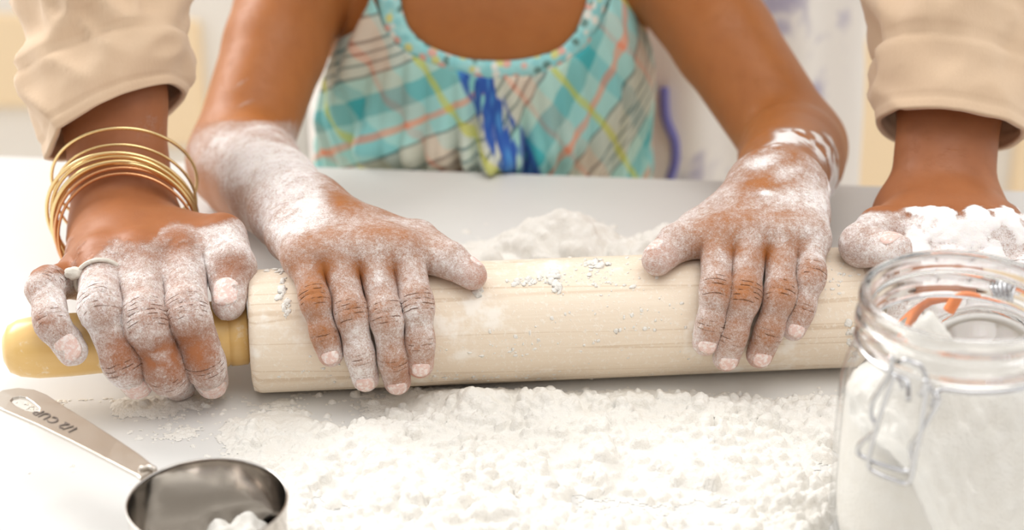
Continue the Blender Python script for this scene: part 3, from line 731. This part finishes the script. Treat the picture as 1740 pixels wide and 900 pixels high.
for i in range(NZ):
    s_ = i/(NZ-1); z = ztop+(ZB-ztop)*(s_**1.25); r = trunk_r(TH, np.minimum(z, .09))
    fall = np.clip((ztop-z)/.05, 0, 1); front = np.exp(-(TH/.75)**2)
    fold = .5*np.sin(TH*34+2*np.sin(TH*5+z*30))+.35*np.sin(TH*57+1.3+z*50)+.5*np.sin(TH*17+.6-z*40)
    amp = (.0007+.0026*np.sqrt(fall)*(.45+front))
    bulge = .0075*np.sqrt(fall)*np.exp(-(np.clip(z, -1, .2)/.06)**2*.5)
    r = r+.0022+bulge*.8+amp*fold
    r = r+.016*np.exp(-((z-.006)/.013)**2)*np.exp(-((TH+.15)/.7)**4)*(.55+.35*np.sin(TH*9+1)+.25*fold)
    y = .33-np.cos(TH)*r; x = CX+np.sin(TH)*r*(1+np.where(TH < 0, .17, .05)*fall)
    lim = .2405-.0857*x+.0015; y = np.where((z < .0018) & (np.cos(TH) > 0), np.maximum(y, lim+.0012*np.abs(fold)), y)
    vs_[i] = np.stack([x, y, z], 1); uv[i] = np.stack([TH*.09+.0012*fold*fall, z], 1)
fs = [(i*NT_+j, i*NT_+(j+1) % NT_, (i+1)*NT_+(j+1) % NT_, (i+1)*NT_+j) for i in range(NZ-1) for j in range(NT_)]
bod = pyd('bodice', vs_.reshape(-1, 3), fs, 'plaid', top)
a = bod.data.attributes.new('cloth', 'FLOAT_VECTOR', 'POINT'); a.data.foreach_set('vector', np.concatenate([uv.reshape(-1, 2), np.zeros((NZ*NT_, 1))], 1).astype(np.float32).ravel())
md = bod.modifiers.new('thickness', 'SOLIDIFY'); md.thickness = .001; md.offset = -1

def sleeve(name, path, rad, tilt_v, seed, parent, hem, fold=.3):
    """loose sleeve round an arm path; cuff end first, folds from ridged noise, a turned-back cuff"""
    P_ = smooth_path(path, 22); n = len(P_); seg = 110; rs = np.interp(np.linspace(0, 1, n), np.linspace(0, 1, len(rad)), rad); u = None; L = 0; rows = []
    ang = np.arange(seg)*2*pi/seg
    for i in range(n):
        d = nrm(P_[min(i+1, n-1)]-P_[max(i-1, 0)]); L += np.linalg.norm(P_[i]-P_[i-1]) if i else 0
        if u is None: u, v = frame_of(d, (0, -1, 0))
        else: u = nrm(u-d*(u@d)); v = np.cross(d, u)
        e = np.cos(ang)[:, None]*u+np.sin(ang)[:, None]*v; c = P_[i]+e*rs[i]+d*(e@tilt_v)[:, None]*exp(-L/.05)
        q = c+seed; rid = 1-2*np.abs(fbm(q*V(1, 1, 1.5), 22, 2, int(seed*10))-.5)*2; rid2 = 1-4*np.abs(vnoise(q*V(1.4, 1, 1), 48, 5)-.5)
        dg = fbm(np.stack([q[:, 0]*.7+q[:, 2]*.9, q[:, 1]*.6, q[:, 2]*.5-q[:, 0]*.5], 1), 30, 2, int(seed*50)); f_ = .0075*rid+.0030*rid2+(fbm(q, 14, 2, 9)-.5)*.014+fold*.010*(np.clip(1-np.abs(dg-.5)*7, 0, 1)**1.5-.3)
        f_ = f_*min(1, .25+L/.06)+(.0022 if L < hem else 0)-.0018*exp(-((L-hem)/.003)**2)-.0008*exp(-((L-.006)/.0012)**2)
        rows.append(c+e*f_[:, None])
    fs = [(i*seg+k, i*seg+(k+1) % seg, (i+1)*seg+(k+1) % seg, (i+1)*seg+k) for i in range(n-1) for k in range(seg)]
    o = pyd(name, np.concatenate(rows), fs, 'khaki', parent); md = o.modifiers.new('thickness', 'SOLIDIFY'); md.thickness = .0028; md.offset = -1
    return o
shirt = empty('shirt'); shirt.parent = adult
cR = awR+(aeR-awR)*.24; cL = awL+(aeL-awL)*.195
sleeve('sleeve', [cR, awR*.55+aeR*.45, aeR, aeR*.6+asR*.4, asR*.9+aeR*.1], [.0330, .039, .050, .056, .064], V(.013, 0, 0), .37, shirt, .034, .6)
sleeve('sleeve', [cL, awL*.55+aeL*.45, aeL, aeL*.6+asL*.4, asL*.9+aeL*.1], [.0350, .039, .050, .056, .064], V(.0, .003, 0), .83, shirt, .036)
def trunk_cloth(name, body, c, th0, th1, zb, zt, off, mat, parent, wav, nt=120, nz=50, seed=1.):
    TH = np.linspace(th0, th1, nt); vs_ = np.zeros((nz, nt, 3))
    for i in range(nz):
        z = np.full(nt, zb+(zt-zb)*i/(nz-1)); lo_ = np.full(nt, .02); hi_ = np.full(nt, .4); dx, dy = np.sin(TH), -np.cos(TH)
        for _ in range(18):
            m = (lo_+hi_)/2; d = body(np.stack([c[0]+dx*m, c[1]+dy*m, z], 1)); lo_ = np.where(d < 0, m, lo_); hi_ = np.where(d < 0, hi_, m)
        q = np.stack([c[0]+dx*lo_, c[1]+dy*lo_, z], 1); r = lo_+off+wav*(fbm(q+seed, 9, 3, 3)-.5)+wav*.25*np.sin(TH*13+seed)
        vs_[i] = np.stack([c[0]+dx*r, c[1]+dy*r, z], 1)
    fs = [(i*nt+j, i*nt+j+1, (i+1)*nt+j+1, (i+1)*nt+j) for i in range(nz-1) for j in range(nt-1)]
    o = pyd(name, vs_.reshape(-1, 3), fs, mat, parent); md = o.modifiers.new('thickness', 'SOLIDIFY'); md.thickness = .002; md.offset = -1; return o
atb = Body(); atb.base = ad.base[:1]
trunk_cloth('shirt_body', atb, (.055, .55), -pi, pi, -.40, .36, .016, 'khaki', shirt, .012)
apr = trunk_cloth('apron', atb, (.055, .55), -1.75, 1.75, -.42, .20, .034, 'apron_print', adult, .022, seed=2.)
tube('apron_tie', smooth_path([trace(atb, x, y, .050, .30) for x, y in ((1128, 150), (1131, 200), (1146, 240), (1147, 275), (1140, 300), (1132, 330))], 6), .0032, 'blue_cord', None).parent = adult
# hair above the picture
for pr, h_, r0 in ((child, hd_c, .078), (adult, ahd, .092)):
    bm = bmesh.new(); bmesh.ops.create_uvsphere(bm, u_segments=40, v_segments=24, radius=r0)
    for v in list(bm.verts):
        q = np.array(v.co); v.co = Vector(tuple(h_+V(0, .018, .012)+q*(1+.06*(fbm(q[None], 60, 3, 2)[0]-.5))))
    bmesh.ops.delete(bm, geom=[v for v in bm.verts if v.co.y < h_[1]-.035 and v.co.z < h_[2]+.045], context='VERTS')
    bmobj('hair', bm, 'hair', pr)

# ------------------------------------------------------------------ bangles and ring
def hoop(name, c, n_, r, wire, mat, N=96):
    u, v = frame_of(n_, (0, 0, 1)); pts = [np.asarray(c)+r*(u*cos(2*pi*k/N)+v*sin(2*pi*k/N)) for k in range(N)]
    return tube(name, pts, wire, mat, None, 8, True)
def tilt(ax, az): return np.array((Matrix.Rotation(radians(az), 3, 'Z')@Matrix.Rotation(radians(ax), 3, 'X'))@Vector((0, 1, 0)))
BG = 'thin gold bangles on the adult wrist'
bl = [((212, 305, .085), 22, 6, .0355, .00085, 'gold', 'thin gold bangle highest up the wrist, nearest the rolled cuff'),
      ((214, 338, .078), 16, 2, .0345, .00075, 'gold', 'second gold bangle down from the rolled cuff'),
      ((208, 366, .070), 10, 2, .0368, .00100, 'gold', 'widest gold bangle, leftmost of the stack on the wrist'),
      ((212, 374, .068), 6, -3, .0362, .00100, 'gold', 'pale gold bangle just inside the widest one on the wrist'),
      ((214, 384, .066), 3, 3, .0355, .00140, 'gold', 'thickest shiny gold bangle in the middle of the wrist stack'),
      ((216, 388, .064), 0, -2, .0350, .00110, 'gold', 'gold bangle right below the thickest one on the wrist'),
      ((216, 398, .061), -3, 4, .0348, .00080, 'copper', 'coppery thin bangle second nearest the floury hand'),
      ((218, 408, .058), -6, 0, .0342, .00075, 'copper', 'coppery thin bangle nearest the floury hand')]
for (px, py, y), ax_, az_, r, wr, m, lb in bl:
    tag(hoop('bangle', at(px, py, y=y), tilt(ax_, az_), r, wr, m), lb, 'bangle', BG)
rg = ahR.mcp[1]*.52+ahR.fingers[1][0]*.48; rd = nrm(ahR.fingers[1][0]-ahR.mcp[1]); rr = ahR.rad[1][0]*.5+ahR.rad[1][1]*.5+.0016
ring = empty('finger_ring', tuple(rg)); tag(ring, 'flour-caked knotted ring on the adult ring finger', 'ring')
under(hoop('band', rg, rd, rr-.0004, .0011, 'caked_metal'), ring)
u = nrm(V(-.75, -.55, .35)-rd*(V(-.75, -.55, .35)@rd))
bm = bmesh.new(); bmesh.ops.create_icosphere(bm, subdivisions=3, radius=1)
for v in bm.verts: q = np.array(v.co); v.co = Vector(tuple(rg+u*(rr+.0012)+(q*V(.0042, .0034, .0030))*(1+.5*(fbm(q[None], 2.2, 2, 8)[0]-.5))))
under(bmobj('knot', bm, 'caked_metal'), ring)

# ------------------------------------------------------------------ glass jar with flour
JX, JY = .1725, -.150
jar = empty('glass_jar', (JX, JY, 0)); tag(jar, 'open clip-top glass jar half full of flour at the right edge', 'jar')
def prof_curve(pts, n=6): return [(p[0], p[1]) for p in smooth_path([V(a, b, 0) for a, b in pts], n)]
JO = prof_curve([(.0005, .0015), (.030, .0005), (.0385, .0035), (.0430, .0120), (.0446, .022), (.0449, .04), (.0449, .066), (.0444, .078), (.0425, .087), (.0398, .0935), (.0382, .0965), (.0378, .0985)], 5)
JI = prof_curve([(.0356, .0985), (.0374, .0935), (.0400, .086), (.0420, .077), (.0426, .066), (.0426, .022), (.0405, .011), (.035, .0065), (.0005, .006)], 5)
lathe('body', JO, 'jar_glass', jar, (JX, JY, 0), seg=96)
lathe('inner_wall', JI, 'jar_glass', jar, (JX, JY, 0), seg=96)
lathe('rim', prof_curve([(.0378, .0985), (.0386, .1005), (.0404, .1030), (.0408, .1055), (.0402, .1080), (.0388, .1092), (.0386, .1105), (.0396, .1125), (.0400, .1150), (.0392, .1175), (.0378, .1182), (.0362, .1172), (.0352, .1140), (.0350, .1060), (.0352, .1000), (.0356, .0985), (.0378, .0985)], 5), 'glass_rim', jar, (JX, JY, 0), seg=96)
# flour inside, scooped hollow at the front
NR, NA = 46, 120; RJ = .0421
def jar_h(x, y):
    p = np.stack([x, y, 0*x], 1); n = fbm(p, 90, 4, 21); n2 = fbm(p, 300, 3, 22)
    h = .071+.034*np.exp(-(((x+.009)/.016)**2+((y-.012)/.012)**2))+.006*np.exp(-(((x-.022)/.01)**2+((y-.012)/.012)**2))
    h = h-.056*np.exp(-((np.abs((x-.010)/.029))**2.6+(np.abs((y+.040)/.034))**2.6))
    return h+.008*(n-.5)+.004*(n2-.5)
vs_ = []; fs = []
for i in range(NR+1):
    r = RJ*i/NR; a = np.linspace(0, 2*pi, NA, endpoint=False); x, y = r*np.cos(a), r*np.sin(a); z = jar_h(x, y); vs_.append(np.stack([JX+x, JY+y, z], 1))
ztop_ = vs_[-1][:, 2]
for k in range(1, 25):
    u = k/24; zz = ztop_*(1-u)+.010*u; r = np.interp(zz, [.0075, .011, .022, .07], [.036, .0402, RJ, RJ]); a = np.linspace(0, 2*pi, NA, endpoint=False)
    vs_.append(np.stack([JX+r*np.cos(a), JY+r*np.sin(a), zz], 1))
vs_.append(np.stack([JX+.001*np.cos(a), JY+.001*np.sin(a), 0*a+.0075], 1))
M_ = len(vs_); vs_ = np.concatenate(vs_); fs = [(i*NA+j, (i+1)*NA+j, (i+1)*NA+(j+1) % NA, i*NA+(j+1) % NA) for i in range(M_-1) for j in range(NA)]
fj = pyd('flour_in_jar', vs_, fs, 'flour'); tag(fj, 'white flour filling the glass jar, scooped hollow at the front', 'flour', kind='stuff')
# wire bail: neck wire, hooks and the hanging clasp
ca = radians(-31)                                            # clasp direction round the jar, from the front
cn = V(sin(ca), -cos(ca), 0); ct = V(cos(ca), sin(ca), 0)
def circ(a, r, z): return V(JX+r*sin(a), JY-r*cos(a), z)
gap = .20
pts = [circ(ca+gap+(2*pi-2*gap)*k/90, .0396, .0975) for k in range(91)]
pts = [circ(ca+gap*.55, .0420, .0905), circ(ca+gap*.62, .0415, .0945), circ(ca+gap*.8, .0402, .0972)]+pts+[circ(ca-gap*.8, .0402, .0972), circ(ca-gap*.62, .0415, .0945), circ(ca-gap*.55, .0420, .0905)]
tube('neck_wire', smooth_path(pts, 2), .00105, 'wire', jar, 10)
def on_clasp(X, Y, out):
    """picture position in the clasp close-up -> point on the plane the clasp hangs in"""
    px, py = 1420+X*.378, 560+Y*.378; r = ray(px, py); p0 = V(JX, JY, .09)+cn*(.0435+out); nn = nrm(cn+V(0, 0, -.10)); t_ = ((p0-CAM)@nn)/(r@nn); return CAM+r*t_
A_ = [(255, 120), (240, 200), (195, 275), (163, 330), (160, 390), (183, 448), (112, 512), (102, 555), (150, 585), (230, 615), (318, 635), (348, 610), (336, 530), (368, 478), (415, 405), (462, 318), (440, 290), (425, 250)]
B_ = [(300, 262), (270, 205), (238, 270), (188, 420), (152, 560), (150, 618), (185, 645), (250, 672), (318, 690), (342, 655), (355, 580), (378, 470), (395, 350), (410, 225), (380, 292)]
tube('lever', smooth_path([on_clasp(x, y, .0035) for x, y in A_], 6), .00105, 'wire', jar, 10)
tube('latch_loop', smooth_path([on_clasp(x, y, .0060) for x, y in B_], 6), .00095, 'wire', jar, 10)
tube('pivot', [on_clasp(275, 146, .002), on_clasp(320, 135, .0025), on_clasp(380, 160, .0025), on_clasp(412, 222, .003)], .0010, 'wire', jar, 10)
# hinge and the lid hanging behind, with its orange seal
tube('hinge_coil', [circ(pi-.50+.02*sin(k*1.3), .0425+.0022*cos(k*1.3), .102+.0022*sin(k*1.3)) + V(.0011*k/3, 0, 0) for k in range(26)], .0008, 'wire', jar, 8)
lc = V(JX+.024, JY+.0575, .052); la = nrm(V(-.18, -1, .10))
lid = lathe('lid', prof_curve([(.0005, 0), (.024, .0008), (.030, .003), (.034, .003), (.041, .0035), (.0425, .006), (.041, .0085), (.033, .009), (.028, .011), (.0005, .0125)], 4), 'glass_rim', jar, lc, tuple(la), 72)
pts = [np.array(lc)+la*.0015+(.0375+.0012*sin(9*k))*(frame_of(la)[0]*cos(k)+frame_of(la)[1]*sin(k)) for k in np.linspace(0, 2*pi, 60, endpoint=False)]
sl = tube('seal', pts, .0015, 'rubber_orange', jar, 10, True)
tabp = [on_ for on_ in (at(1612, 528, y=JY+.048), at(1622, 512, y=JY+.048), at(1632, 494, y=JY+.047), at(1646, 488, y=JY+.047), at(1664, 490, y=JY+.048))]
under(tube('seal_tab', smooth_path(tabp, 4), .0026, 'rubber_orange', None, 8), jar)

# ------------------------------------------------------------------ measuring cup
RZ = .036; MC = at(352, 850, z=RZ); MR = .0312
cup = empty('measuring_cup', (MC[0], MC[1], 0)); tag(cup, 'steel measuring cup with a long flat handle, left of the spilled flour', 'measuring cup')
lathe('bowl', prof_curve([(.0005, .0008), (.022, .0006), (.0268, .0020), (.0290, .0060), (.0302, .016), (.0309, .028), (.0312, RZ-.001), (.0316, RZ), (.0312, RZ+.0003), (.0306, RZ-.0008), (.0302, .028), (.0295, .016), (.0283, .0065), (.0262, .0028), (.022, .0016), (.0005, .0018)], 5), 'steel', cup, (MC[0], MC[1], 0), seg=96)
ho = [(266, 794), (236, 770), (200, 746), (150, 714), (110, 690), (80, 670), (58, 661), (30, 658), (4, 662), (-14, 673), (-12, 686), (6, 696), (60, 719), (120, 748), (180, 779), (216, 798), (232, 806), (238, 812)]
hh = [(18, 680), (23, 675), (33, 673), (44, 675), (56, 683), (67, 693), (66, 698), (55, 699), (42, 696), (26, 688)]
def hz(px): return RZ-.0012+.0030*max(0, min(1, (200-px)/200))
bm = bmesh.new()
ov = [bm.verts.new(Vector(tuple(at(x, y, z=hz(x))))) for x, y in ho]; hv = [bm.verts.new(Vector(tuple(at(x, y, z=hz(x))))) for x, y in hh]
oe = [bm.edges.new((ov[i], ov[(i+1) % len(ov)])) for i in range(len(ov))]; he = [bm.edges.new((hv[i], hv[(i+1) % len(hv)])) for i in range(len(hv))]
bmesh.ops.triangle_fill(bm, edges=oe+he, use_beauty=True)
bmesh.ops.recalc_face_normals(bm, faces=bm.faces[:])
for f in bm.faces:
    if f.normal.z < 0: f.normal_flip()
hd_ = bmobj('handle', bm, 'brushed_steel', None, False); under(hd_, cup)
md = hd_.modifiers.new('thickness', 'SOLIDIFY'); md.thickness = .0016; md.offset = -1
bv = hd_.modifiers.new('edge', 'BEVEL'); bv.width = .0004; bv.segments = 2; bv.limit_method = 'ANGLE'
# raised edge where the handle meets the bowl
hb = [at(x, y, z=RZ-.0004) for x, y in ((240, 796), (250, 793), (262, 796))]
tube('weld', smooth_path([hb[0]+V(0, 0, -.003), hb[0], hb[1], hb[2], hb[2]+V(0, 0, -.003)], 5), .0011, 'brushed_steel', cup, 8)
cu = bpy.data.curves.new('marking', 'FONT'); cu.body = '1/2 CUP'; cu.size = .0068; cu.extrude = .00012; cu.align_x = 'CENTER'; cu.align_y = 'CENTER'; cu.space_character = 1.05
to = bpy.data.objects.new('tmp_text', cu); COL.objects.link(to); bpy.context.view_layer.update()
me = bpy.data.meshes.new_from_object(to.evaluated_get(bpy.context.evaluated_depsgraph_get())); bpy.data.objects.remove(to)
a_, b_ = at(122, 729, z=hz(120)), at(68, 702, z=hz(70)); dr = nrm(b_-a_); upn = nrm(np.cross((0, 0, 1), dr)); nn = np.cross(dr, upn); c_ = (a_+b_)/2+nn*.0002
me.transform(Matrix(((dr[0], upn[0], nn[0], c_[0]), (dr[1], upn[1], nn[1], c_[1]), (dr[2], upn[2], nn[2], c_[2]), (0, 0, 0, 1))))
under(link('marking', me, 'engraving', None, False), cup)
# flour left in the cup
G = 60; vs_ = []; idx = {}; fs = []
for i in range(G):
    for j in range(G):
        x, y = (i/(G-1)*2-1)*.027, (j/(G-1)*2-1)*.027
        if x*x+y*y > .0268**2: continue
        p = V(x, y, 0)[None]; h_ = .0195*exp(-((abs(x-.009)/.016)**3+(abs(y-.012)/.012)**2.4))+.006*exp(-(((x+.002)/.012)**2+((y+.014)/.01)**2))-.002+.011*(fbm(p, 170, 4, 31)[0]-.5)
        idx[i, j] = len(vs_); vs_.append((MC[0]+x, MC[1]+y, .0020+max(h_, -.0006)))
for (i, j) in idx:
    q = [(i, j), (i+1, j), (i+1, j+1), (i, j+1)]
    if all(k in idx for k in q) and max(vs_[idx[k]][2] for k in q) > .0016: fs.append([idx[k] for k in q])
fc = pyd('flour_in_cup', vs_, fs, 'flour'); tag(fc, 'small heap of white flour left inside the steel measuring cup', 'flour', kind='stuff')

# ------------------------------------------------------------------ loose flour on the table
def px_grid(x, y): q = np.stack([x, y, 0*x], -1)-CAM; d = q@FWD; return 870+FPX*(q@RTV)/d, 450-FPX*(q@UPV)/d
def flour_field(name, x0, x1, y0, y1, st, dens, lumps, rmin, rmax, label, seed, base):
    rng = np.random.default_rng(seed); nx, ny = int((x1-x0)/st), int((y1-y0)/st); X, Y = np.meshgrid(x0+np.arange(nx)*st, y0+np.arange(ny)*st, indexing='ij')
    D = dens(X, Y); P3 = np.stack([X.ravel(), Y.ravel(), 0*X.ravel()], 1)
    n1 = fbm(P3, 55, 4, seed).reshape(nx, ny); n2 = fbm(P3, 240, 4, seed+3).reshape(nx, ny)
    bare = sstep(fbm(P3, 26, 2, seed+9).reshape(nx, ny), .30, .52)
    n3 = vnoise(P3, 900, seed+4).reshape(nx, ny)*.6+vnoise(P3, 420, seed+5).reshape(nx, ny)*.4
    H = base(X, Y)+D*bare*(.0012+.0080*np.clip(n1-.32, 0, 1)*2)-.0016*n3*(1-.6*D)
    w = (D*(.25+.75*bare)).ravel(); w = w/w.sum(); c = rng.choice(len(w), lumps, p=w); rr = rmin*(rmax/rmin)**(rng.random(lumps)**2.3); rr = np.maximum(rr*(.3+.7*D.ravel()[c]), .0005)
    for k, r in zip(c, rr):
        i, j = divmod(int(k), ny); e = max(1, int(r/st*1.3)+1); i0, i1, j0, j1 = max(0, i-e), min(nx, i+e+1), max(0, j-e), min(ny, j+e+1)
        a = rng.random()*pi; ca_, sa_ = cos(a), sin(a); dx, dy = X[i0:i1, j0:j1]-X[i, j], Y[i0:i1, j0:j1]-Y[i, j]; u = dx*ca_+dy*sa_; v = (-dx*sa_+dy*ca_)*(1+.6*rng.random())
        q = 1-(u*u+v*v)/(r*r); q = np.sqrt(np.maximum(q+.9*(n2[i0:i1, j0:j1]-.5), 0))*(q > -.25)
        S = H[i, j]*.8+r*(.55+.45*rng.random())*q; blk = H[i0:i1, j0:j1]; np.copyto(blk, np.maximum(blk, np.where(q > 0, S, 0)))
    H = np.maximum(H, 0)+np.where(H > .0002, (.0016*(n2-.5)+.0007*(n3-.5))*np.minimum(1, H/.0012), 0)
    # keep clear of the pin lying on the table
    s_ = np.stack([X, Y], -1)-PA[:2]; dd = np.abs(s_[..., 0]*-PAX[1]+s_[..., 1]*PAX[0]); room = np.where(dd < PIN_R+.003, PIN_R-np.sqrt(np.maximum(PIN_R**2-dd**2, 0))-.0004, 1)
    H = np.minimum(H, np.maximum(room, .00001)); H[D < .012] = np.where(H[D < .012] > .0008, H[D < .012], 0)
    q2 = np.stack([X, Y], -1)
    for cx_, cy_, r_ in ((JX, JY, .0445), (MC[0], MC[1], .0300)): H = H*sstep(np.hypot(X-cx_, Y-cy_), r_, r_+.007)
    H = H*sstep(X, x0, x0+.03)*sstep(-X, -x1, -x1+.03)*sstep(Y, y0, y0+.03+.012*(n1-.5))*np.maximum(sstep(-Y, -y1, -y1+.012+.03*n1), sstep(X, -.12, -.09))
    ok = H > .00025; f4 = ok[:-1, :-1] | ok[1:, :-1] | ok[1:, 1:] | ok[:-1, 1:]; I, J = np.nonzero(f4)
    qd = np.stack([I*ny+J, (I+1)*ny+J, (I+1)*ny+J+1, I*ny+J+1], 1); used, inv = np.unique(qd, return_inverse=True)
    vv = np.stack([X.ravel(), Y.ravel(), np.maximum(H.ravel(), 0)+.00004], 1)[used]
    o = link(name, quads_mesh(name, vv, inv.reshape(-1, 4)), 'flour'); tag(o, label, 'flour', kind='stuff'); return o
def dens_front(X, Y):
    x, y = px_grid(X, Y); e = 30*np.sin(x/53)+18*np.sin(x/21)
    d = sstep(x, 380, 600)*sstep(y, 648, 700)*sstep(-x, -1640, -1430)
    d = np.maximum(d, .55*sstep(x, 330, 430)*sstep(-x, -520, -460)*sstep(y+.3*e, 690, 740))
    d = np.maximum(d, .38*blob(x, y, 240, 680, 200, 34)); d = np.maximum(d, .36*blob(x, y, 140, 822, 70, 32)); d = np.maximum(d, .16*blob(x, y, 330, 735, 150, 40))
    d = np.maximum(d, .05*sstep(-x, -480, -380)*sstep(y, 600, 640)); d = np.maximum(d, .10*blob(x, y, 60, 500, 90, 70))
    d = d*(1-.75*blob(x, y, 900, 752, 75, 16, 4))*(1-.8*blob(x, y, 1195, 872, 45, 26))*(1-.75*blob(x, y, 560, 700, 90, 22, 8))*(1-.5*blob(x, y, 1300, 662, 190, 16))
    return d
def base_front(X, Y):
    x, y = px_grid(X, Y); return .0035*blob(x, y, 820, 690, 160, 26)+.003*blob(x, y, 700, 800, 160, 60)+.003*blob(x, y, 1150, 780, 190, 60)
flour_field('spilled_flour', -.275, .245, -.262, -.004, .00062, dens_front, 17000, .0005, .0044, 'loose clumpy white flour spread in front of the rolling pin', 5, base_front)
def dens_back(X, Y):
    return np.clip(1.1*np.exp(-(((X-.022)/.05)**2+((Y-.105)/.034)**2))+.9*np.exp(-(((X-.074)/.026)**2+((Y-.095)/.028)**2))+.5*np.exp(-(((X+.02)/.03)**2+((Y-.08)/.03)**2)), 0, 1)
def base_back(X, Y):
    return .028*np.exp(-(((X-.024)/.034)**2+((Y-.108)/.024)**2))+.022*np.exp(-(((X-.078)/.018)**2+((Y-.092)/.018)**2))+.012*np.exp(-(((X+.022)/.022)**2+((Y-.085)/.02)**2))
flour_field('heaped_flour', -.08, .13, .030, .19, .0008, dens_back, 1500, .0012, .0090, 'lumpy heap of white flour behind the rolling pin', 8, base_back)
# clots of flour stuck on the barrel
vs_, fs = [], []; bm = bmesh.new(); bmesh.ops.create_icosphere(bm, subdivisions=2, radius=1); iv = np.array([v.co for v in bm.verts]); ifc = [tuple(v.index for v in f.verts) for f in bm.faces]; bm.free()
rng = np.random.default_rng(3)
spots = [(480, 490, 5, 20, 12), (487, 520, 4, 14, 10), (478, 460, 30, 3, 14), (900, 478, 30, 5, 26), (946, 478, 6, 16, 30), (1005, 448, 18, 6, 26), (985, 470, 60, 26, 24), (1050, 470, 50, 20, 16), (812, 492, 4, 8, 8), (870, 590, 120, 30, 22), (1420, 470, 40, 25, 22), (1120, 540, 90, 50, 16), (1452, 580, 10, 40, 18), (560, 620, 90, 20, 10), (770, 640, 200, 6, 40), (1000, 560, 120, 60, 16), (620, 462, 10, 4, 1)]
for x, y, rx, ry, n in spots:
    for _ in range(n*2):
        a, b = x+rng.normal()*rx*.6, y+rng.normal()*ry*.6; r = .0003+.0009*rng.random()**3*(2 if rx < 40 else .8)
        try: p = on_pin(a, b, 0)
        except Exception: continue
        if not 0 < (p-PA)@PAX < BL: continue
        o_ = pin_out(p); q = iv*r*(1+1.3*(vnoise(iv*1.9+rng.random()*9, 1, 3)[:, None]-.5))*(.6+.9*rng.random(3)); q = q-o_*(q@o_)[:, None]*.65
        fs += [tuple(len(vs_)+k for k in f) for f in ifc]; vs_ += list(p+q)
cl = pyd('flour_clots', vs_, fs, 'flour'); tag(cl, 'white flour clots sticking to the pale rolling pin barrel', 'flour', kind='stuff')
